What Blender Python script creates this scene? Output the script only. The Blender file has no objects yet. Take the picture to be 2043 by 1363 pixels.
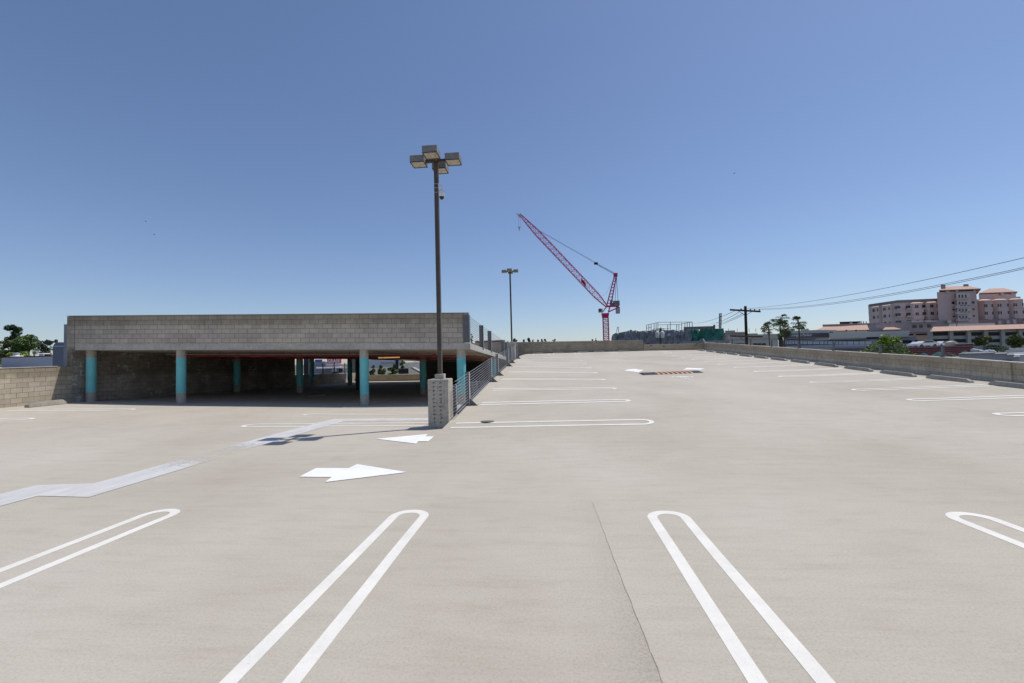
import bpy, math, random
from mathutils import Vector, noise
R=math.radians
sc=bpy.context.scene
# ------------------------------------------------------------------ camera, sky, sun, exposure
FPX,CX,CY=880.0,1021.5,681.5                      # focal length and centre measured on the 2043 px wide photograph
ROLL,PITCH,YAW=R(1.49),math.atan(34.5/FPX),math.atan(76.5/FPX)
EYE=Vector((0,0,1.705))
_f=Vector((-math.sin(YAW)*math.cos(PITCH),math.cos(YAW)*math.cos(PITCH),math.sin(PITCH)))
_r=Vector((math.cos(YAW),math.sin(YAW),0)); _u=_r.cross(_f)
_R=math.cos(ROLL)*_r-math.sin(ROLL)*_u; _U=math.sin(ROLL)*_r+math.cos(ROLL)*_u
cam=bpy.data.cameras.new('camera'); co=bpy.data.objects.new('camera',cam); sc.collection.objects.link(co)
cam.sensor_width=36; cam.lens=36*FPX/2043; cam.clip_start=.05; cam.clip_end=6000
from mathutils import Matrix
_m=Matrix((_R,_U,-_f)).transposed().to_4x4(); _m.translation=EYE; co.matrix_world=_m
sc.camera=co
SUN_EL,SUN_AZ=R(63.5),R(61)                        # azimuth from +Y (down the aisle) towards +X (right)
w=bpy.data.worlds.new('World'); sc.world=w; w.use_nodes=True
wn=w.node_tree; bg=wn.nodes['Background']
sky=wn.nodes.new('ShaderNodeTexSky'); sky.sky_type='NISHITA'; sky.sun_disc=False
sky.sun_elevation=SUN_EL; sky.sun_rotation=SUN_AZ; sky.altitude=250; sky.air_density=1.0; sky.dust_density=.5; sky.ozone_density=4.0
_t=wn.nodes.new('ShaderNodeMix'); _t.data_type='RGBA'; _t.blend_type='MULTIPLY'; _t.inputs[0].default_value=1; _t.inputs[7].default_value=(.985,.975,1.05,1)
_g=wn.nodes.new('ShaderNodeGamma'); _g.inputs[1].default_value=.93; wn.links.new(sky.outputs[0],_g.inputs[0]); wn.links.new(_g.outputs[0],_t.inputs[6]); wn.links.new(_t.outputs[2],bg.inputs[0]); bg.inputs[1].default_value=.115
sl=bpy.data.lights.new('sun','SUN'); sl.energy=3.5; sl.angle=R(.53); sl.color=(1,.95,.87)
so=bpy.data.objects.new('sun',sl); sc.collection.objects.link(so)
SD=Vector((math.cos(SUN_EL)*math.sin(SUN_AZ),math.cos(SUN_EL)*math.cos(SUN_AZ),math.sin(SUN_EL)))
so.rotation_euler=(-SD).to_track_quat('-Z','Y').to_euler(); so.location=SD*40
sc.view_settings.view_transform='Standard'; sc.view_settings.look='None'; sc.view_settings.exposure=0.07; sc.view_settings.gamma=1
# ------------------------------------------------------------------ measuring helpers
def ray(px,py): return _f+_R*((px-CX)/FPX)+_U*((CY-py)/FPX)
def atY(px,py,Y): d=ray(px,py); return EYE+d*(Y/d.y)
def atX(px,py,X): d=ray(px,py); return EYE+d*(X/d.x)
def atZ(px,py,Z): d=ray(px,py); return EYE+d*((Z-EYE.z)/d.z)
# ------------------------------------------------------------------ ground profiles
PR=[(-2.5,[(9.2,0),(10.4,.085),(10.9,.12),(11.6,.19),(13.3,.36),(18.3,.79),(20.6,.94),(27.8,1.45),(38,1.95),(47.4,2.18)]),
    (2.2,[(7.5,0),(9,.07),(10.25,.19),(13.3,.40),(15.9,.56),(18.87,.72),(22.1,.9),(25.1,1.08),(31.8,1.45),(38,1.80),(47.4,2.2)]),
    (10.5,[(8,0),(11.4,.09),(13.9,.18),(16.3,.31),(21.3,.55),(23.7,.71),(26.2,.86),(28.6,1.0),(31.2,1.13),(33.8,1.28),(47.4,2.21)]),
    (15.9,[(5,0),(8,.05),(12,.2),(16.4,.42),(17.9,.48),(19.8,.55),(21.6,.66),(27.5,1.03),(36.6,1.52),(47.4,2.14)])]
PL=[(-21.5,[(0,.1),(8,.2),(15.5,.307),(17.1,.321),(19.4,.21),(27.5,.03),(36,-.15),(47,-.35)]),
    (-16.3,[(3,0),(12,.05),(18.2,.129),(27.4,-.15),(47,-.4)]),
    (-8,[(8.5,0),(12,.0),(18.2,-.12),(27.2,-.4),(47,-.42)]),
    (-2.6,[(9.8,0),(14,-.06),(18.2,-.15),(27.4,-.42),(47,-.45)])]
def pl(t,y):
    if y<=t[0][0]: return t[0][1]
    for a,b in zip(t,t[1:]):
        if y<=b[0]: return a[1]+(b[1]-a[1])*(y-a[0])/(b[0]-a[0])
    return t[-1][1]
def sm(t,y): return sum(pl(t,y+d) for d in (-1,-.6,-.2,.2,.6,1))/6
def G(x,y,side=None):
    P=PR if (side=='R' or (side is None and x>-2.62)) else PL
    if x<=P[0][0]: return sm(P[0][1],y)
    for a,b in zip(P,P[1:]):
        if x<=b[0]:
            t=(x-a[0])/(b[0]-a[0]); return sm(a[1],y)*(1-t)+sm(b[1],y)*t
    return sm(P[-1][1],y)
def onG(px,py,side=None):
    z=0.0
    for _ in range(30):
        p=atZ(px,py,min(z,1.69)); z=.5*z+.5*G(p.x,p.y,side)
    return p
def uptop(x,y):                                     # top of the upper deck slab
    t=(x+3.34)/(-21.5+3.34); z0=2.41+.46*t
    s=.036-.008*t
    return z0-s*(min(y,29)-18.2)-s*(1-.85*t)*max(0,y-29)
# ------------------------------------------------------------------ materials
MT={}
def mat(name,col,rough=.8,metal=0,build=None,spec=.3):
    if name in MT: return MT[name]
    m=bpy.data.materials.new(name); m.use_nodes=True; n=m.node_tree; b=n.nodes['Principled BSDF']
    b.inputs['Base Color'].default_value=(*col,1); b.inputs['Roughness'].default_value=rough; b.inputs['Metallic'].default_value=metal
    b.inputs['Specular IOR Level'].default_value=spec
    if build: build(n,b)
    MT[name]=m; return m
def N(n,t,**k):
    x=n.nodes.new('ShaderNode'+t)
    for a,v in k.items():
        if a in x.inputs.keys(): x.inputs[a].default_value=v
        else: setattr(x,a,v)
    return x
def ramp(n,src,stops):
    r=N(n,'ValToRGB'); e=r.color_ramp.elements
    while len(e)<len(stops): e.new(.5)
    for q,(p,c) in zip(e,stops): q.position=p; q.color=(*c,1) if len(c)==3 else c
    n.links.new(src,r.inputs[0]); return r.outputs[0]
def mix(n,a,b,fac,mode='MULTIPLY'):
    x=N(n,'Mix'); x.data_type='RGBA'; x.blend_type=mode
    for s,v in ((0,fac),(6,a),(7,b)):
        if hasattr(v,'is_output'): n.links.new(v,x.inputs[s])
        else: x.inputs[s].default_value=v if not isinstance(v,tuple) else (*v,1)
    return x.outputs[2]
def noi(n,vec,scale,detail=4,rough=.55,stretch=None):
    x=N(n,'TexNoise'); x.inputs['Scale'].default_value=scale; x.inputs['Detail'].default_value=detail; x.inputs['Roughness'].default_value=rough
    if stretch:
        mp=N(n,'Mapping'); mp.inputs['Scale'].default_value=stretch; n.links.new(vec,mp.inputs[0]); vec=mp.outputs[0]
    n.links.new(vec,x.inputs['Vector']); return x.outputs['Fac']
def noisy(col,scale=3,amt=.25,bump=0,stretch=None,bscale=60):
    def f(n,b):
        g=N(n,'NewGeometry').outputs['Position']
        a=noi(n,g,scale,5,.6,stretch)
        lo=tuple(c*(1-amt) for c in col); hi=tuple(min(1,c*(1+amt)) for c in col)
        n.links.new(ramp(n,a,[(.3,lo),(.7,hi)]),b.inputs['Base Color'])
        if bump:
            bp=N(n,'Bump'); bp.inputs['Strength'].default_value=bump; bp.inputs['Distance'].default_value=.01
            n.links.new(noi(n,g,bscale,3),bp.inputs['Height']); n.links.new(bp.outputs[0],b.inputs['Normal'])
    return f
def nm(name,col,rough=.85,metal=0,**k): return mat(name,col,rough,metal,noisy(col,**k))
def f_deck(n,b):
    g=N(n,'NewGeometry').outputs['Position']
    c=ramp(n,noi(n,g,.22,5,.6),[(.28,(.435,.393,.328)),(.5,(.495,.453,.384)),(.75,(.55,.509,.441))])
    c=mix(n,c,ramp(n,noi(n,g,.5,6,.7,(1,.35,1)),[(.35,(.955,.95,.945)),(.6,(1,1,1))]),1.0)
    c=mix(n,c,ramp(n,noi(n,g,2.6,6,.75,(.5,2.2,1)),[(.28,(.90,.89,.875)),(.5,(1,1,1)),(.75,(1.04,1.035,1.03))]),1.0)
    c=mix(n,c,ramp(n,noi(n,g,1.1,3,.5),[(.66,(1,1,1)),(.78,(.86,.86,.865))]),.7)
    c=mix(n,c,ramp(n,noi(n,g,55,3,.8),[(.3,(.84,.83,.82)),(.5,(1,1,1)),(.72,(1.07,1.06,1.05))]),1.0)
    c=mix(n,c,ramp(n,noi(n,g,230,2,.6),[(.28,(.62,.61,.60)),(.42,(1,1,1)),(.66,(1.0,1,1)),(.76,(1.22,1.21,1.2))]),.75)
    c=mix(n,c,ramp(n,noi(n,g,.42,7,.72,(.6,1.3,1)),[(.62,(1,1,1)),(.72,(.93,.935,.93)),(.8,(.87,.88,.88))]),.8)
    c=mix(n,c,ramp(n,noi(n,g,.85,6,.75),[(.66,(1,1,1)),(.73,(.97,.93,.87))]),.9)
    c=mix(n,c,ramp(n,noi(n,g,3.3,5,.8,(.25,1.5,1)),[(.70,(1,1,1)),(.78,(.80,.80,.80))]),.8)
    # broom finish running across the bays
    c=mix(n,c,ramp(n,noi(n,g,7,4,.7,(.12,9,1)),[(.3,(.95,.95,.945)),(.6,(1,1,1))]),.8)
    n.links.new(c,b.inputs['Base Color'])
    bp=N(n,'Bump'); bp.inputs['Strength'].default_value=.35; bp.inputs['Distance'].default_value=.006
    n.links.new(noi(n,g,140,3,.7),bp.inputs['Height']); n.links.new(bp.outputs[0],b.inputs['Normal'])
DECK=mat('deck_concrete',(.44,.41,.37),.88,build=f_deck,spec=.25)
def blockf(c1,c2,mortar,stain=.35,joint=.007,topdark=0):
    def f(n,b):
        uv=N(n,'UVMap').outputs[0]; g=N(n,'NewGeometry').outputs['Position']
        bt=N(n,'TexBrick'); bt.offset=.5
        for k,v in (('Scale',1),('Mortar Size',joint),('Mortar Smooth',.3),('Brick Width',.406),('Row Height',.203),('Bias',0)): bt.inputs[k].default_value=v
        bt.inputs['Color1'].default_value=(*c1,1); bt.inputs['Color2'].default_value=(*c2,1); bt.inputs['Mortar'].default_value=(*mortar,1)
        n.links.new(uv,bt.inputs['Vector'])
        c=mix(n,bt.outputs['Color'],ramp(n,noi(n,g,.8,6,.7),[(.3,(1-stain,1-stain,1-stain*.95)),(.62,(1,1,1))]),1.0)
        c=mix(n,c,ramp(n,noi(n,g,25,4,.8),[(.3,(.86,.86,.85)),(.6,(1.05,1.05,1.04))]),1.0)
        c=mix(n,c,ramp(n,noi(n,g,3,4,.7,(3,3,.25)),[(.25,(.75,.73,.69)),(.45,(1,1,1))]),stain*1.6 if stain<.6 else 1)
        c=mix(n,c,ramp(n,noi(n,g,1.6,5,.75,(2.2,2.2,.5)),[(.68,(0,0,0)),(.76,(.16,.15,.14))]),1.0,'ADD')
        sv=N(n,'SeparateXYZ'); n.links.new(uv,sv.inputs[0]); mr=N(n,'MapRange'); n.links.new(sv.outputs[1],mr.inputs[0])
        for i_,v_ in ((1,-.55),(2,0),(3,0),(4,1)): mr.inputs[i_].default_value=v_
        ml=N(n,'Math',operation='MULTIPLY_ADD'); n.links.new(noi(n,g,5,5,.75,(2.2,2.2,.22)),ml.inputs[0]); ml.inputs[1].default_value=1.1; n.links.new(mr.outputs[0],ml.inputs[2])
        c=mix(n,c,ramp(n,ml.outputs[0],[(.95,(1,1,1)),(1.0,(.9,.885,.85)),(1.0,(.66,.63,.57))] if False else [(.62,(1,1,1)),(.98,(.68,.655,.60))]),.9)
        n.links.new(c,b.inputs['Base Color'])
        bp=N(n,'Bump'); bp.inputs['Strength'].default_value=.6; bp.inputs['Distance'].default_value=.008; bp.invert=True
        n.links.new(bt.outputs['Fac'],bp.inputs['Height']); n.links.new(bp.outputs[0],b.inputs['Normal'])
    return f
BLOCK=mat('block_masonry',(.3,.28,.25),.92,build=blockf((.60,.535,.44),(.49,.435,.355),(.21,.185,.15),.28,.008))
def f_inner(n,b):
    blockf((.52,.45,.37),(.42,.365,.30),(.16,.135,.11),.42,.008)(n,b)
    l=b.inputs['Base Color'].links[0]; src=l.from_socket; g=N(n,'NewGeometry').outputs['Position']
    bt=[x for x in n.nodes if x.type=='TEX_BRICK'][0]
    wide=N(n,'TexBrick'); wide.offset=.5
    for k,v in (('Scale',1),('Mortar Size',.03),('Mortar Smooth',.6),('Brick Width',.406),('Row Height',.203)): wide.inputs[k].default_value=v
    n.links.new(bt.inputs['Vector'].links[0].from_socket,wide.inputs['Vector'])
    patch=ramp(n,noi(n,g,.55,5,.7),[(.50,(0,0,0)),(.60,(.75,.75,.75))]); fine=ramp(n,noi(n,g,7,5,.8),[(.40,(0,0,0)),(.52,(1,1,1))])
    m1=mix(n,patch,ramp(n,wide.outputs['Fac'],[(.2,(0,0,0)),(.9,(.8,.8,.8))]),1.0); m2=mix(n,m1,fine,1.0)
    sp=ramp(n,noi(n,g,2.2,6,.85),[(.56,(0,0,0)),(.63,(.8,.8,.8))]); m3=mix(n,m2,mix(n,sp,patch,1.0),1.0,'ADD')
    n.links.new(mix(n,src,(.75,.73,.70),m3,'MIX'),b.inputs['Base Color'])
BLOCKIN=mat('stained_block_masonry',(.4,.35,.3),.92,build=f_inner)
BLOCKL=mat('block_masonry_light',(.4,.38,.33),.92,build=blockf((.55,.485,.385),(.45,.39,.305),(.24,.205,.15),.25,.008))
BLOCKR=mat('block_masonry_right',(.4,.38,.33),.92,build=blockf((.68,.585,.45),(.61,.525,.405),(.33,.285,.215),.24,.007))
def f_oldconc(c,dark,spots=.5):
    def f(n,b):
        g=N(n,'NewGeometry').outputs['Position']
        x=ramp(n,noi(n,g,1.4,6,.7),[(.3,tuple(k*.72 for k in c)),(.65,c)])
        x=mix(n,x,ramp(n,noi(n,g,14,5,.85),[(.33,dark),(.46,(1,1,1))]),spots)
        x=mix(n,x,ramp(n,noi(n,g,6,4,.7,(3,3,.2)),[(.3,(.7,.69,.66)),(.5,(1,1,1))]),.6)
        n.links.new(x,b.inputs['Base Color'])
        bp=N(n,'Bump'); bp.inputs['Strength'].default_value=.5; bp.inputs['Distance'].default_value=.01
        n.links.new(noi(n,g,40,4,.8),bp.inputs['Height']); n.links.new(bp.outputs[0],b.inputs['Normal'])
    return f
SLABM=mat('slab_concrete',(.4,.38,.35),.9,build=f_oldconc((.58,.545,.49),(.36,.345,.33),.85))
SOFFIT=nm('soffit_concrete',(.50,.44,.35),scale=1.2,amt=.2,bump=.2)
PEDM=mat('pedestal_concrete',(.42,.41,.38),.92,build=f_oldconc((.52,.48,.41),(.30,.28,.26),.9))
PIT=nm('pitted_concrete',(.24,.225,.20),scale=30,amt=.4)
def f_paint(c,wear):
    def f(n,b):
        g=N(n,'NewGeometry').outputs['Position']
        x=ramp(n,noi(n,g,2.2,6,.75),[(.3,tuple(k*.86 for k in c)),(.6,c)])
        x=mix(n,x,ramp(n,noi(n,g,90,4,.85),[(wear,(.62,.60,.56)),(wear+.06,(1,1,1))]),.9)
        x=mix(n,x,ramp(n,noi(n,g,1.3,5,.7,(1,3,1)),[(.63,(1,1,1)),(.74,(.84,.83,.81))]),.8)
        n.links.new(x,b.inputs['Base Color'])
    return f
PAINT=mat('white_marking_paint',(.8,.79,.76),.8,build=f_paint((.78,.755,.70),.34))
ARROWP=mat('bright_marking_paint',(.85,.85,.84),.7,build=f_paint((.86,.86,.845),.33))
def f_worn(lo,hi,c):
    def f(n,b):
        g=N(n,'NewGeometry').outputs['Position']
        a=noi(n,g,5,6,.8,(1.5,5,1)); y=N(n,'SeparateXYZ'); n.links.new(g,y.inputs[0])
        mr=N(n,'MapRange'); n.links.new(y.outputs[1],mr.inputs[0])
        for i,v in ((1,lo),(2,hi),(3,0.0),(4,1.0)): mr.inputs[i].default_value=v
        # worn through where traffic crosses the strip
        ab=N(n,'Math',operation='ABSOLUTE'); s=N(n,'Math',operation='SUBTRACT'); s.inputs[1].default_value=.5
        n.links.new(mr.outputs[0],s.inputs[0]); n.links.new(s.outputs[0],ab.inputs[0])
        ad=N(n,'Math',operation='MULTIPLY_ADD'); ad.inputs[1].default_value=1.15; n.links.new(ab.outputs[0],ad.inputs[0]); n.links.new(a,ad.inputs[2])
        al=ramp(n,ad.outputs[0],[(.56,(0,0,0)),(.78,(.85,.85,.85))])
        n.links.new(al,b.inputs['Alpha'])
        n.links.new(ramp(n,noi(n,g,4,6,.8,(1,.25,1)),[(.3,tuple(k*.8 for k in c)),(.65,tuple(k*1.08 for k in c))]),b.inputs['Base Color'])
    return f
STRIP=mat('worn_grey_paint',(.66,.66,.65),.8,build=f_worn(6.0,10.3,(.67,.665,.655)))
RUBBER=nm('black_rubber',(.03,.03,.032),rough=.7,scale=8,amt=.4)
ORANGE=nm('faded_orange_paint',(.55,.29,.18),scale=10,amt=.25)
STOPM=mat('wheel_stop_concrete',(.3,.29,.26),.92,build=f_oldconc((.40,.375,.33),(.6,.6,.58),.5))
STOPL=mat('wheel_stop_light_concrete',(.3,.29,.26),.92,build=f_oldconc((.42,.39,.33),(.6,.6,.58),.5))
TEAL=mat('teal_column_paint',(.17,.52,.52),.5,build=noisy((.17,.54,.55),scale=2,amt=.1))
BRONZE=nm('bronze_pole_paint',(.085,.066,.05),rough=.45,scale=3,amt=.2)
HEADM=nm('lamp_housing_paint',(.22,.215,.20),rough=.5,scale=6,amt=.25)
LENS=mat('lamp_glass',(.42,.37,.29),.25,build=noisy((.42,.37,.29),scale=14,amt=.3))
WPL=mat('white_plastic',(.75,.75,.74),.4)
BLK=mat('black_glass',(.01,.01,.012),.1,spec=.6)
STEEL=nm('galvanised_post_paint',(.14,.145,.155),rough=.5,scale=5,amt=.12)
CABLE=mat('steel_cable',(.43,.44,.45),.4,.3)
REDP=nm('red_pipe_paint',(.26,.022,.02),rough=.5,scale=4,amt=.2)
DARK=nm('dark_weathered_timber',(.028,.024,.02),scale=3,amt=.3)
IRON=nm('cast_iron',(.06,.055,.05),rough=.6,scale=10,amt=.3)
CRANE=nm('crane_red_paint',(.62,.025,.15),rough=.5,scale=.3,amt=.15)
CRANEG=nm('crane_machinery_grey',(.24,.25,.24),scale=.6,amt=.3)
GROUND=mat('street_ground',(.12,.12,.11),.95,build=noisy((.13,.125,.11),scale=.03,amt=.35))
# ------------------------------------------------------------------ mesh helper
COL=sc.collection
def off(p):
    v=Vector((0,0,0))
    while p is not None: v+=p.location; p=p.parent
    return v
class M:
    def __init__(s): s.v=[];s.f=[];s.mi=[];s.mats=[];s.sh=None;s.smooth=set()
    def mt(s,m):
        if m not in s.mats: s.mats.append(m)
        return s.mats.index(m)
    def add(s,vs,fs,m=None,smooth=False):
        k=len(s.v); s.v+= [tuple(v) for v in vs]; i=s.mt(m) if m else 0
        for f in fs:
            if smooth: s.smooth.add(len(s.f))
            s.f.append([k+j for j in f]); s.mi.append(i)
    def hexa(s,p,m=None): # 4 bottom, 4 top (ccw seen from above)
        s.add(p,[(3,2,1,0),(4,5,6,7),(0,1,5,4),(1,2,6,5),(2,3,7,6),(3,0,4,7)],m)
    def box(s,x0,x1,y0,y1,z0,z1,m=None):
        s.hexa([(x0,y0,z0),(x1,y0,z0),(x1,y1,z0),(x0,y1,z0),(x0,y0,z1),(x1,y0,z1),(x1,y1,z1),(x0,y1,z1)],m)
    def bev(s,x0,x1,y0,y1,z0,z1,b,m=None): # box with chamfered top edge
        s.box(x0,x1,y0,y1,z0,z1-b,m)
        s.hexa([(x0,y0,z1-b),(x1,y0,z1-b),(x1,y1,z1-b),(x0,y1,z1-b),(x0+b,y0+b,z1),(x1-b,y0+b,z1),(x1-b,y1-b,z1),(x0+b,y1-b,z1)],m)
    def prism(s,poly,d,m=None): # poly list of 3d, extruded by vector d
        n=len(poly); d=Vector(d); a=[Vector(p) for p in poly]; b=[p+d for p in a]
        s.add(a+b,[tuple(range(n))[::-1],tuple(range(n,2*n))]+[(i,(i+1)%n,n+(i+1)%n,n+i) for i in range(n)],m)
    def tube(s,pts,r,m=None,n=6,smooth=True,r2=None,caps=True):
        P=[Vector(p) for p in pts]; rings=[]
        for i,p in enumerate(P):
            t=(P[min(i+1,len(P)-1)]-P[max(i-1,0)]).normalized()
            a=t.cross(Vector((0,0,1)) if abs(t.z)<.9 else Vector((1,0,0))).normalized(); b=t.cross(a)
            rr=r if r2 is None else r+(r2-r)*i/(len(P)-1)
            rings.append([p+a*rr*math.cos(2*math.pi*(k+.5)/n)+b*rr*math.sin(2*math.pi*(k+.5)/n) for k in range(n)])
        vs=[v for q in rings for v in q]; fs=[]
        for i in range(len(P)-1):
            for k in range(n): fs.append((i*n+k,i*n+(k+1)%n,(i+1)*n+(k+1)%n,(i+1)*n+k))
        if smooth and n>4: s.add(vs,fs,m,True)
        else: s.add(vs,fs,m)
        if caps:
            s.add(rings[0],[tuple(range(n))],m); s.add(rings[-1],[tuple(range(n))[::-1]],m)
    def lathe(s,c,prof,m=None,n=20):
        vs=[];fs=[]
        for z,r in prof:
            for k in range(n): vs.append((c[0]+r*math.cos(2*math.pi*k/n),c[1]+r*math.sin(2*math.pi*k/n),c[2]+z))
        for i in range(len(prof)-1):
            for k in range(n): fs.append((i*n+k,i*n+(k+1)%n,(i+1)*n+(k+1)%n,(i+1)*n+k))
        s.add(vs,fs,m,True)
        s.add(vs[:n],[tuple(range(n))[::-1]],m); s.add(vs[-n:],[tuple(range(n))],m)
    def quad(s,a,b,c,d,m=None): s.add([a,b,c,d],[(0,1,2,3)],m)
    def build(s,name,m=None,parent=None,kind=None):
        o_=off(parent); me=bpy.data.meshes.new(name)
        me.from_pydata([(x-o_.x,y-o_.y,z-o_.z) for x,y,z in s.v],[],s.f); 
        for q in (s.mats or [m]): me.materials.append(q)
        uv=me.uv_layers.new(name='UVMap')
        for i,p in enumerate(me.polygons):
            p.material_index=s.mi[i] if s.mats else 0; p.use_smooth=i in s.smooth
            nn=p.normal
            for li,vi in zip(p.loop_indices,p.vertices):
                x,y,z=s.v[vi]; zz=z-(s.sh(x,y) if s.sh else 0)
                uv.data[li].uv=(x,y) if abs(nn.z)>.7 else ((x,zz) if abs(nn.y)>abs(nn.x) else (y,zz))
        me.update(); o=bpy.data.objects.new(name,me); COL.objects.link(o)
        if parent: o.parent=parent
        if kind: o['kind']=kind
        return o
def T(name,label,cat,loc=(0,0,0),group=None):
    o=bpy.data.objects.new(name,None); COL.objects.link(o); o.location=Vector(loc); o.empty_display_size=.2
    o['label']=label; o['category']=cat
    if group: o['group']=group
    return o
def tag(o,label,cat,group=None):
    o['label']=label; o['category']=cat
    if group: o['group']=group
    return o
def dup(o,loc=None,label=None,parent=None):
    c=o.copy(); COL.objects.link(c)
    if parent is not None: c.parent=parent
    if loc is not None: c.location=Vector(loc)
    if label: c['label']=label
    for ch in list(o.children): dup(ch,parent=c)
    return c
def ordn(i): return ['first','second','third','fourth','fifth','sixth','seventh','eighth','ninth','tenth','eleventh','twelfth','thirteenth'][i]
# ================================================================== GROUND AND DECK
g=M(); g.box(-3000,3000,-500,5000,-10.2,-9.2,GROUND); g.build('street_ground',kind='structure')
GR={}
def grid(x0,x1,y0,y1,side,dx=1.0,dy=.75):
    m=M(); nx=max(1,round((x1-x0)/dx)); ny=round((y1-y0)/dy); vs=[];fs=[]; GR[side]=(x0,x1,y0,y1,nx,ny,vs)
    for j in range(ny+1):
        for i in range(nx+1):
            x=x0+(x1-x0)*i/nx; y=y0+(y1-y0)*j/ny; vs.append((x,y,G(x,y,side)))
    for j in range(ny):
        for i in range(nx): a=j*(nx+1)+i; fs.append((a,a+1,a+nx+2,a+nx+1))
    m.add(vs,fs,DECK,True)
    # thickness: skirt all round
    def sk(idx):
        for a,b in zip(idx,idx[1:]):
            A,B=vs[a],vs[b]; m.quad(A,(A[0],A[1],A[2]-.35),(B[0],B[1],B[2]-.35),B,SLABM)
    sk([i for i in range(nx+1)][::-1]); sk([ny*(nx+1)+i for i in range(nx+1)])
    sk([j*(nx+1) for j in range(ny+1)]); sk([j*(nx+1)+nx for j in range(ny+1)][::-1])
    return m
deck=grid(-2.62,16.1,-12,47.6,'R').build('parking_deck',kind='structure')
ldeck=grid(-21.9,-2.62,-12,47.6,'L').build('covered_parking_deck',kind='structure')
m=M()
m.box(-21.95,16.35,-12.2,-12,-9.5,.9,SLABM); m.box(16.1,16.4,-12,47.9,-9.5,-.1,SLABM); m.box(-22.2,-21.95,-12,47.9,-9.5,-.4,SLABM); m.box(-21.95,16.1,47.6,47.9,-9.5,-.6,SLABM)
m.build('parking_structure_outer_wall',kind='structure')
def Gs(x,y,side=None):   # height of the actual deck mesh
    side=side or ('R' if x>-2.62 else 'L'); x0,x1,y0,y1,nx,ny,vs=GR[side]
    u=min(max((x-x0)/(x1-x0)*nx,0),nx-1e-6); v=min(max((y-y0)/(y1-y0)*ny,0),ny-1e-6); i,j=int(u),int(v); u-=i; v-=j
    a=vs[j*(nx+1)+i][2]; b=vs[j*(nx+1)+i+1][2]; c=vs[(j+1)*(nx+1)+i][2]; d=vs[(j+1)*(nx+1)+i+1][2]
    return a*(1-u)*(1-v)+b*u*(1-v)+c*(1-u)*v+d*u*v
def lay(poly,name,mt,side=None,h=.004,sub=.6,parent=None,mod=None):
    """thin painted marking draped over the deck: poly is a convex quad list in XY"""
    mm=M()
    for q in poly:
        a,b,c,d=[Vector((p[0],p[1],0)) for p in q]
        n=max(1,int(max((b-a).length,(c-d).length)/sub)); k=max(1,int(max((d-a).length,(c-b).length)/sub))
        vs=[];fs=[]
        for j in range(k+1):
            for i in range(n+1):
                p=a.lerp(b,i/n).lerp(d.lerp(c,i/n),j/k); vs.append((p.x,p.y,Gs(p.x,p.y,side)+h))
        for j in range(k):
            for i in range(n): u=j*(n+1)+i; fs.append((u,u+1,u+n+2,u+n+1))
        mm.add(vs,fs,mt)
    return mm.build(name,parent=parent or deck)
rnd=random.Random(4)
def hairpin(tip,back,hw=.17,w=.1,side=None,h=.006,parent=None,name='parking_stripe'):
    """closed-end double stripe. tip, back are XY of the centre line"""
    t=Vector(tip).to_2d(); b=Vector(back).to_2d(); d=(t-b).normalized(); n=Vector((-d.y,d.x)); base=t-d*(hw+w/2)
    q=[]
    for s in (1,-1):
        a=base+n*s*(hw-w/2); c=base+n*s*(hw+w/2); L=(base-b).length; k=max(1,int(L/.7))
        pa=[a-d*L*i/k for i in range(k+1)]; pc=[c-d*L*i/k for i in range(k+1)]
        j=[rnd.uniform(-.004,.004) for _ in range(k+1)]; j[0]=0
        for i in range(k): q.append((pa[i]+n*j[i],pc[i]+n*j[i],pc[i+1]+n*j[i+1],pa[i+1]+n*j[i+1]) if s>0 else (pc[i]+n*j[i],pa[i]+n*j[i],pa[i+1]+n*j[i+1],pc[i+1]+n*j[i+1]))
    K=16
    for i in range(K):
        a0=math.pi*i/K; a1=math.pi*(i+1)/K
        f=lambda a,r: base+n*r*math.cos(a)+d*r*math.sin(a)
        q.append((f(a0,hw-w/2),f(a0,hw+w/2),f(a1,hw+w/2),f(a1,hw-w/2)))
    q=[tuple((p.x,p.y) for p in x) for x in q]
    fx=[]
    for x in q:   # keep all faces upward
        ar=sum(x[i][0]*x[(i+1)%4][1]-x[(i+1)%4][0]*x[i][1] for i in range(4))
        fx.append(x if ar>0 else x[::-1])
    return lay(fx,name,PAINT,side,h,parent=parent)
for x in (-7.5,-4.6,-1.61,1.184,4.136,7.0): hairpin((x,5.02),(x,-1.4),parent=ldeck if x<-2.6 else deck,side='L' if x<-2.6 else 'R',h=.002)
# left bank of the ramp (tips at X 2.2) and right bank (tips at X 10.5)
for y in (10.35,13.25,15.95,18.95,22.1,25.1,28.8,31.9,35.1,38.3): hairpin((2.3,y),(-2.15 if y>11 else -2.42,y+(.1 if y>11 else .32)),w=(.17 if y>17 else .13) if y>11 else .11,hw=.17 if y>11 else .23)
for y in (8.7,11.35,13.9,16.3,18.8,21.3,23.7,26.2,28.6,31.1,33.7,36.3,38.9,41.6): hairpin((10.35,y),(14.75,y+.02),w=.17 if y>20 else .125)
for (tx,ty) in ((-8.8,11.95),(-8.6,14.7),(-8.5,17.4),(-8.4,20.1)): hairpin((tx,ty),(-3.05,ty-.05),w=.12,hw=.27 if ty<12 else .2,side='L',parent=ldeck)
for tp_,bk_ in (((67,836),(-70,838.5)),((269,817.5),(2,818.5))):
    a_,b_=onG(*tp_,'L'),onG(*bk_,'L'); b_=a_.lerp(b_,min(1,4.2/(b_-a_).length)); hairpin((a_.x,a_.y),(b_.x,b_.y),w=.13,hw=.2,side='L',parent=ldeck)
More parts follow.
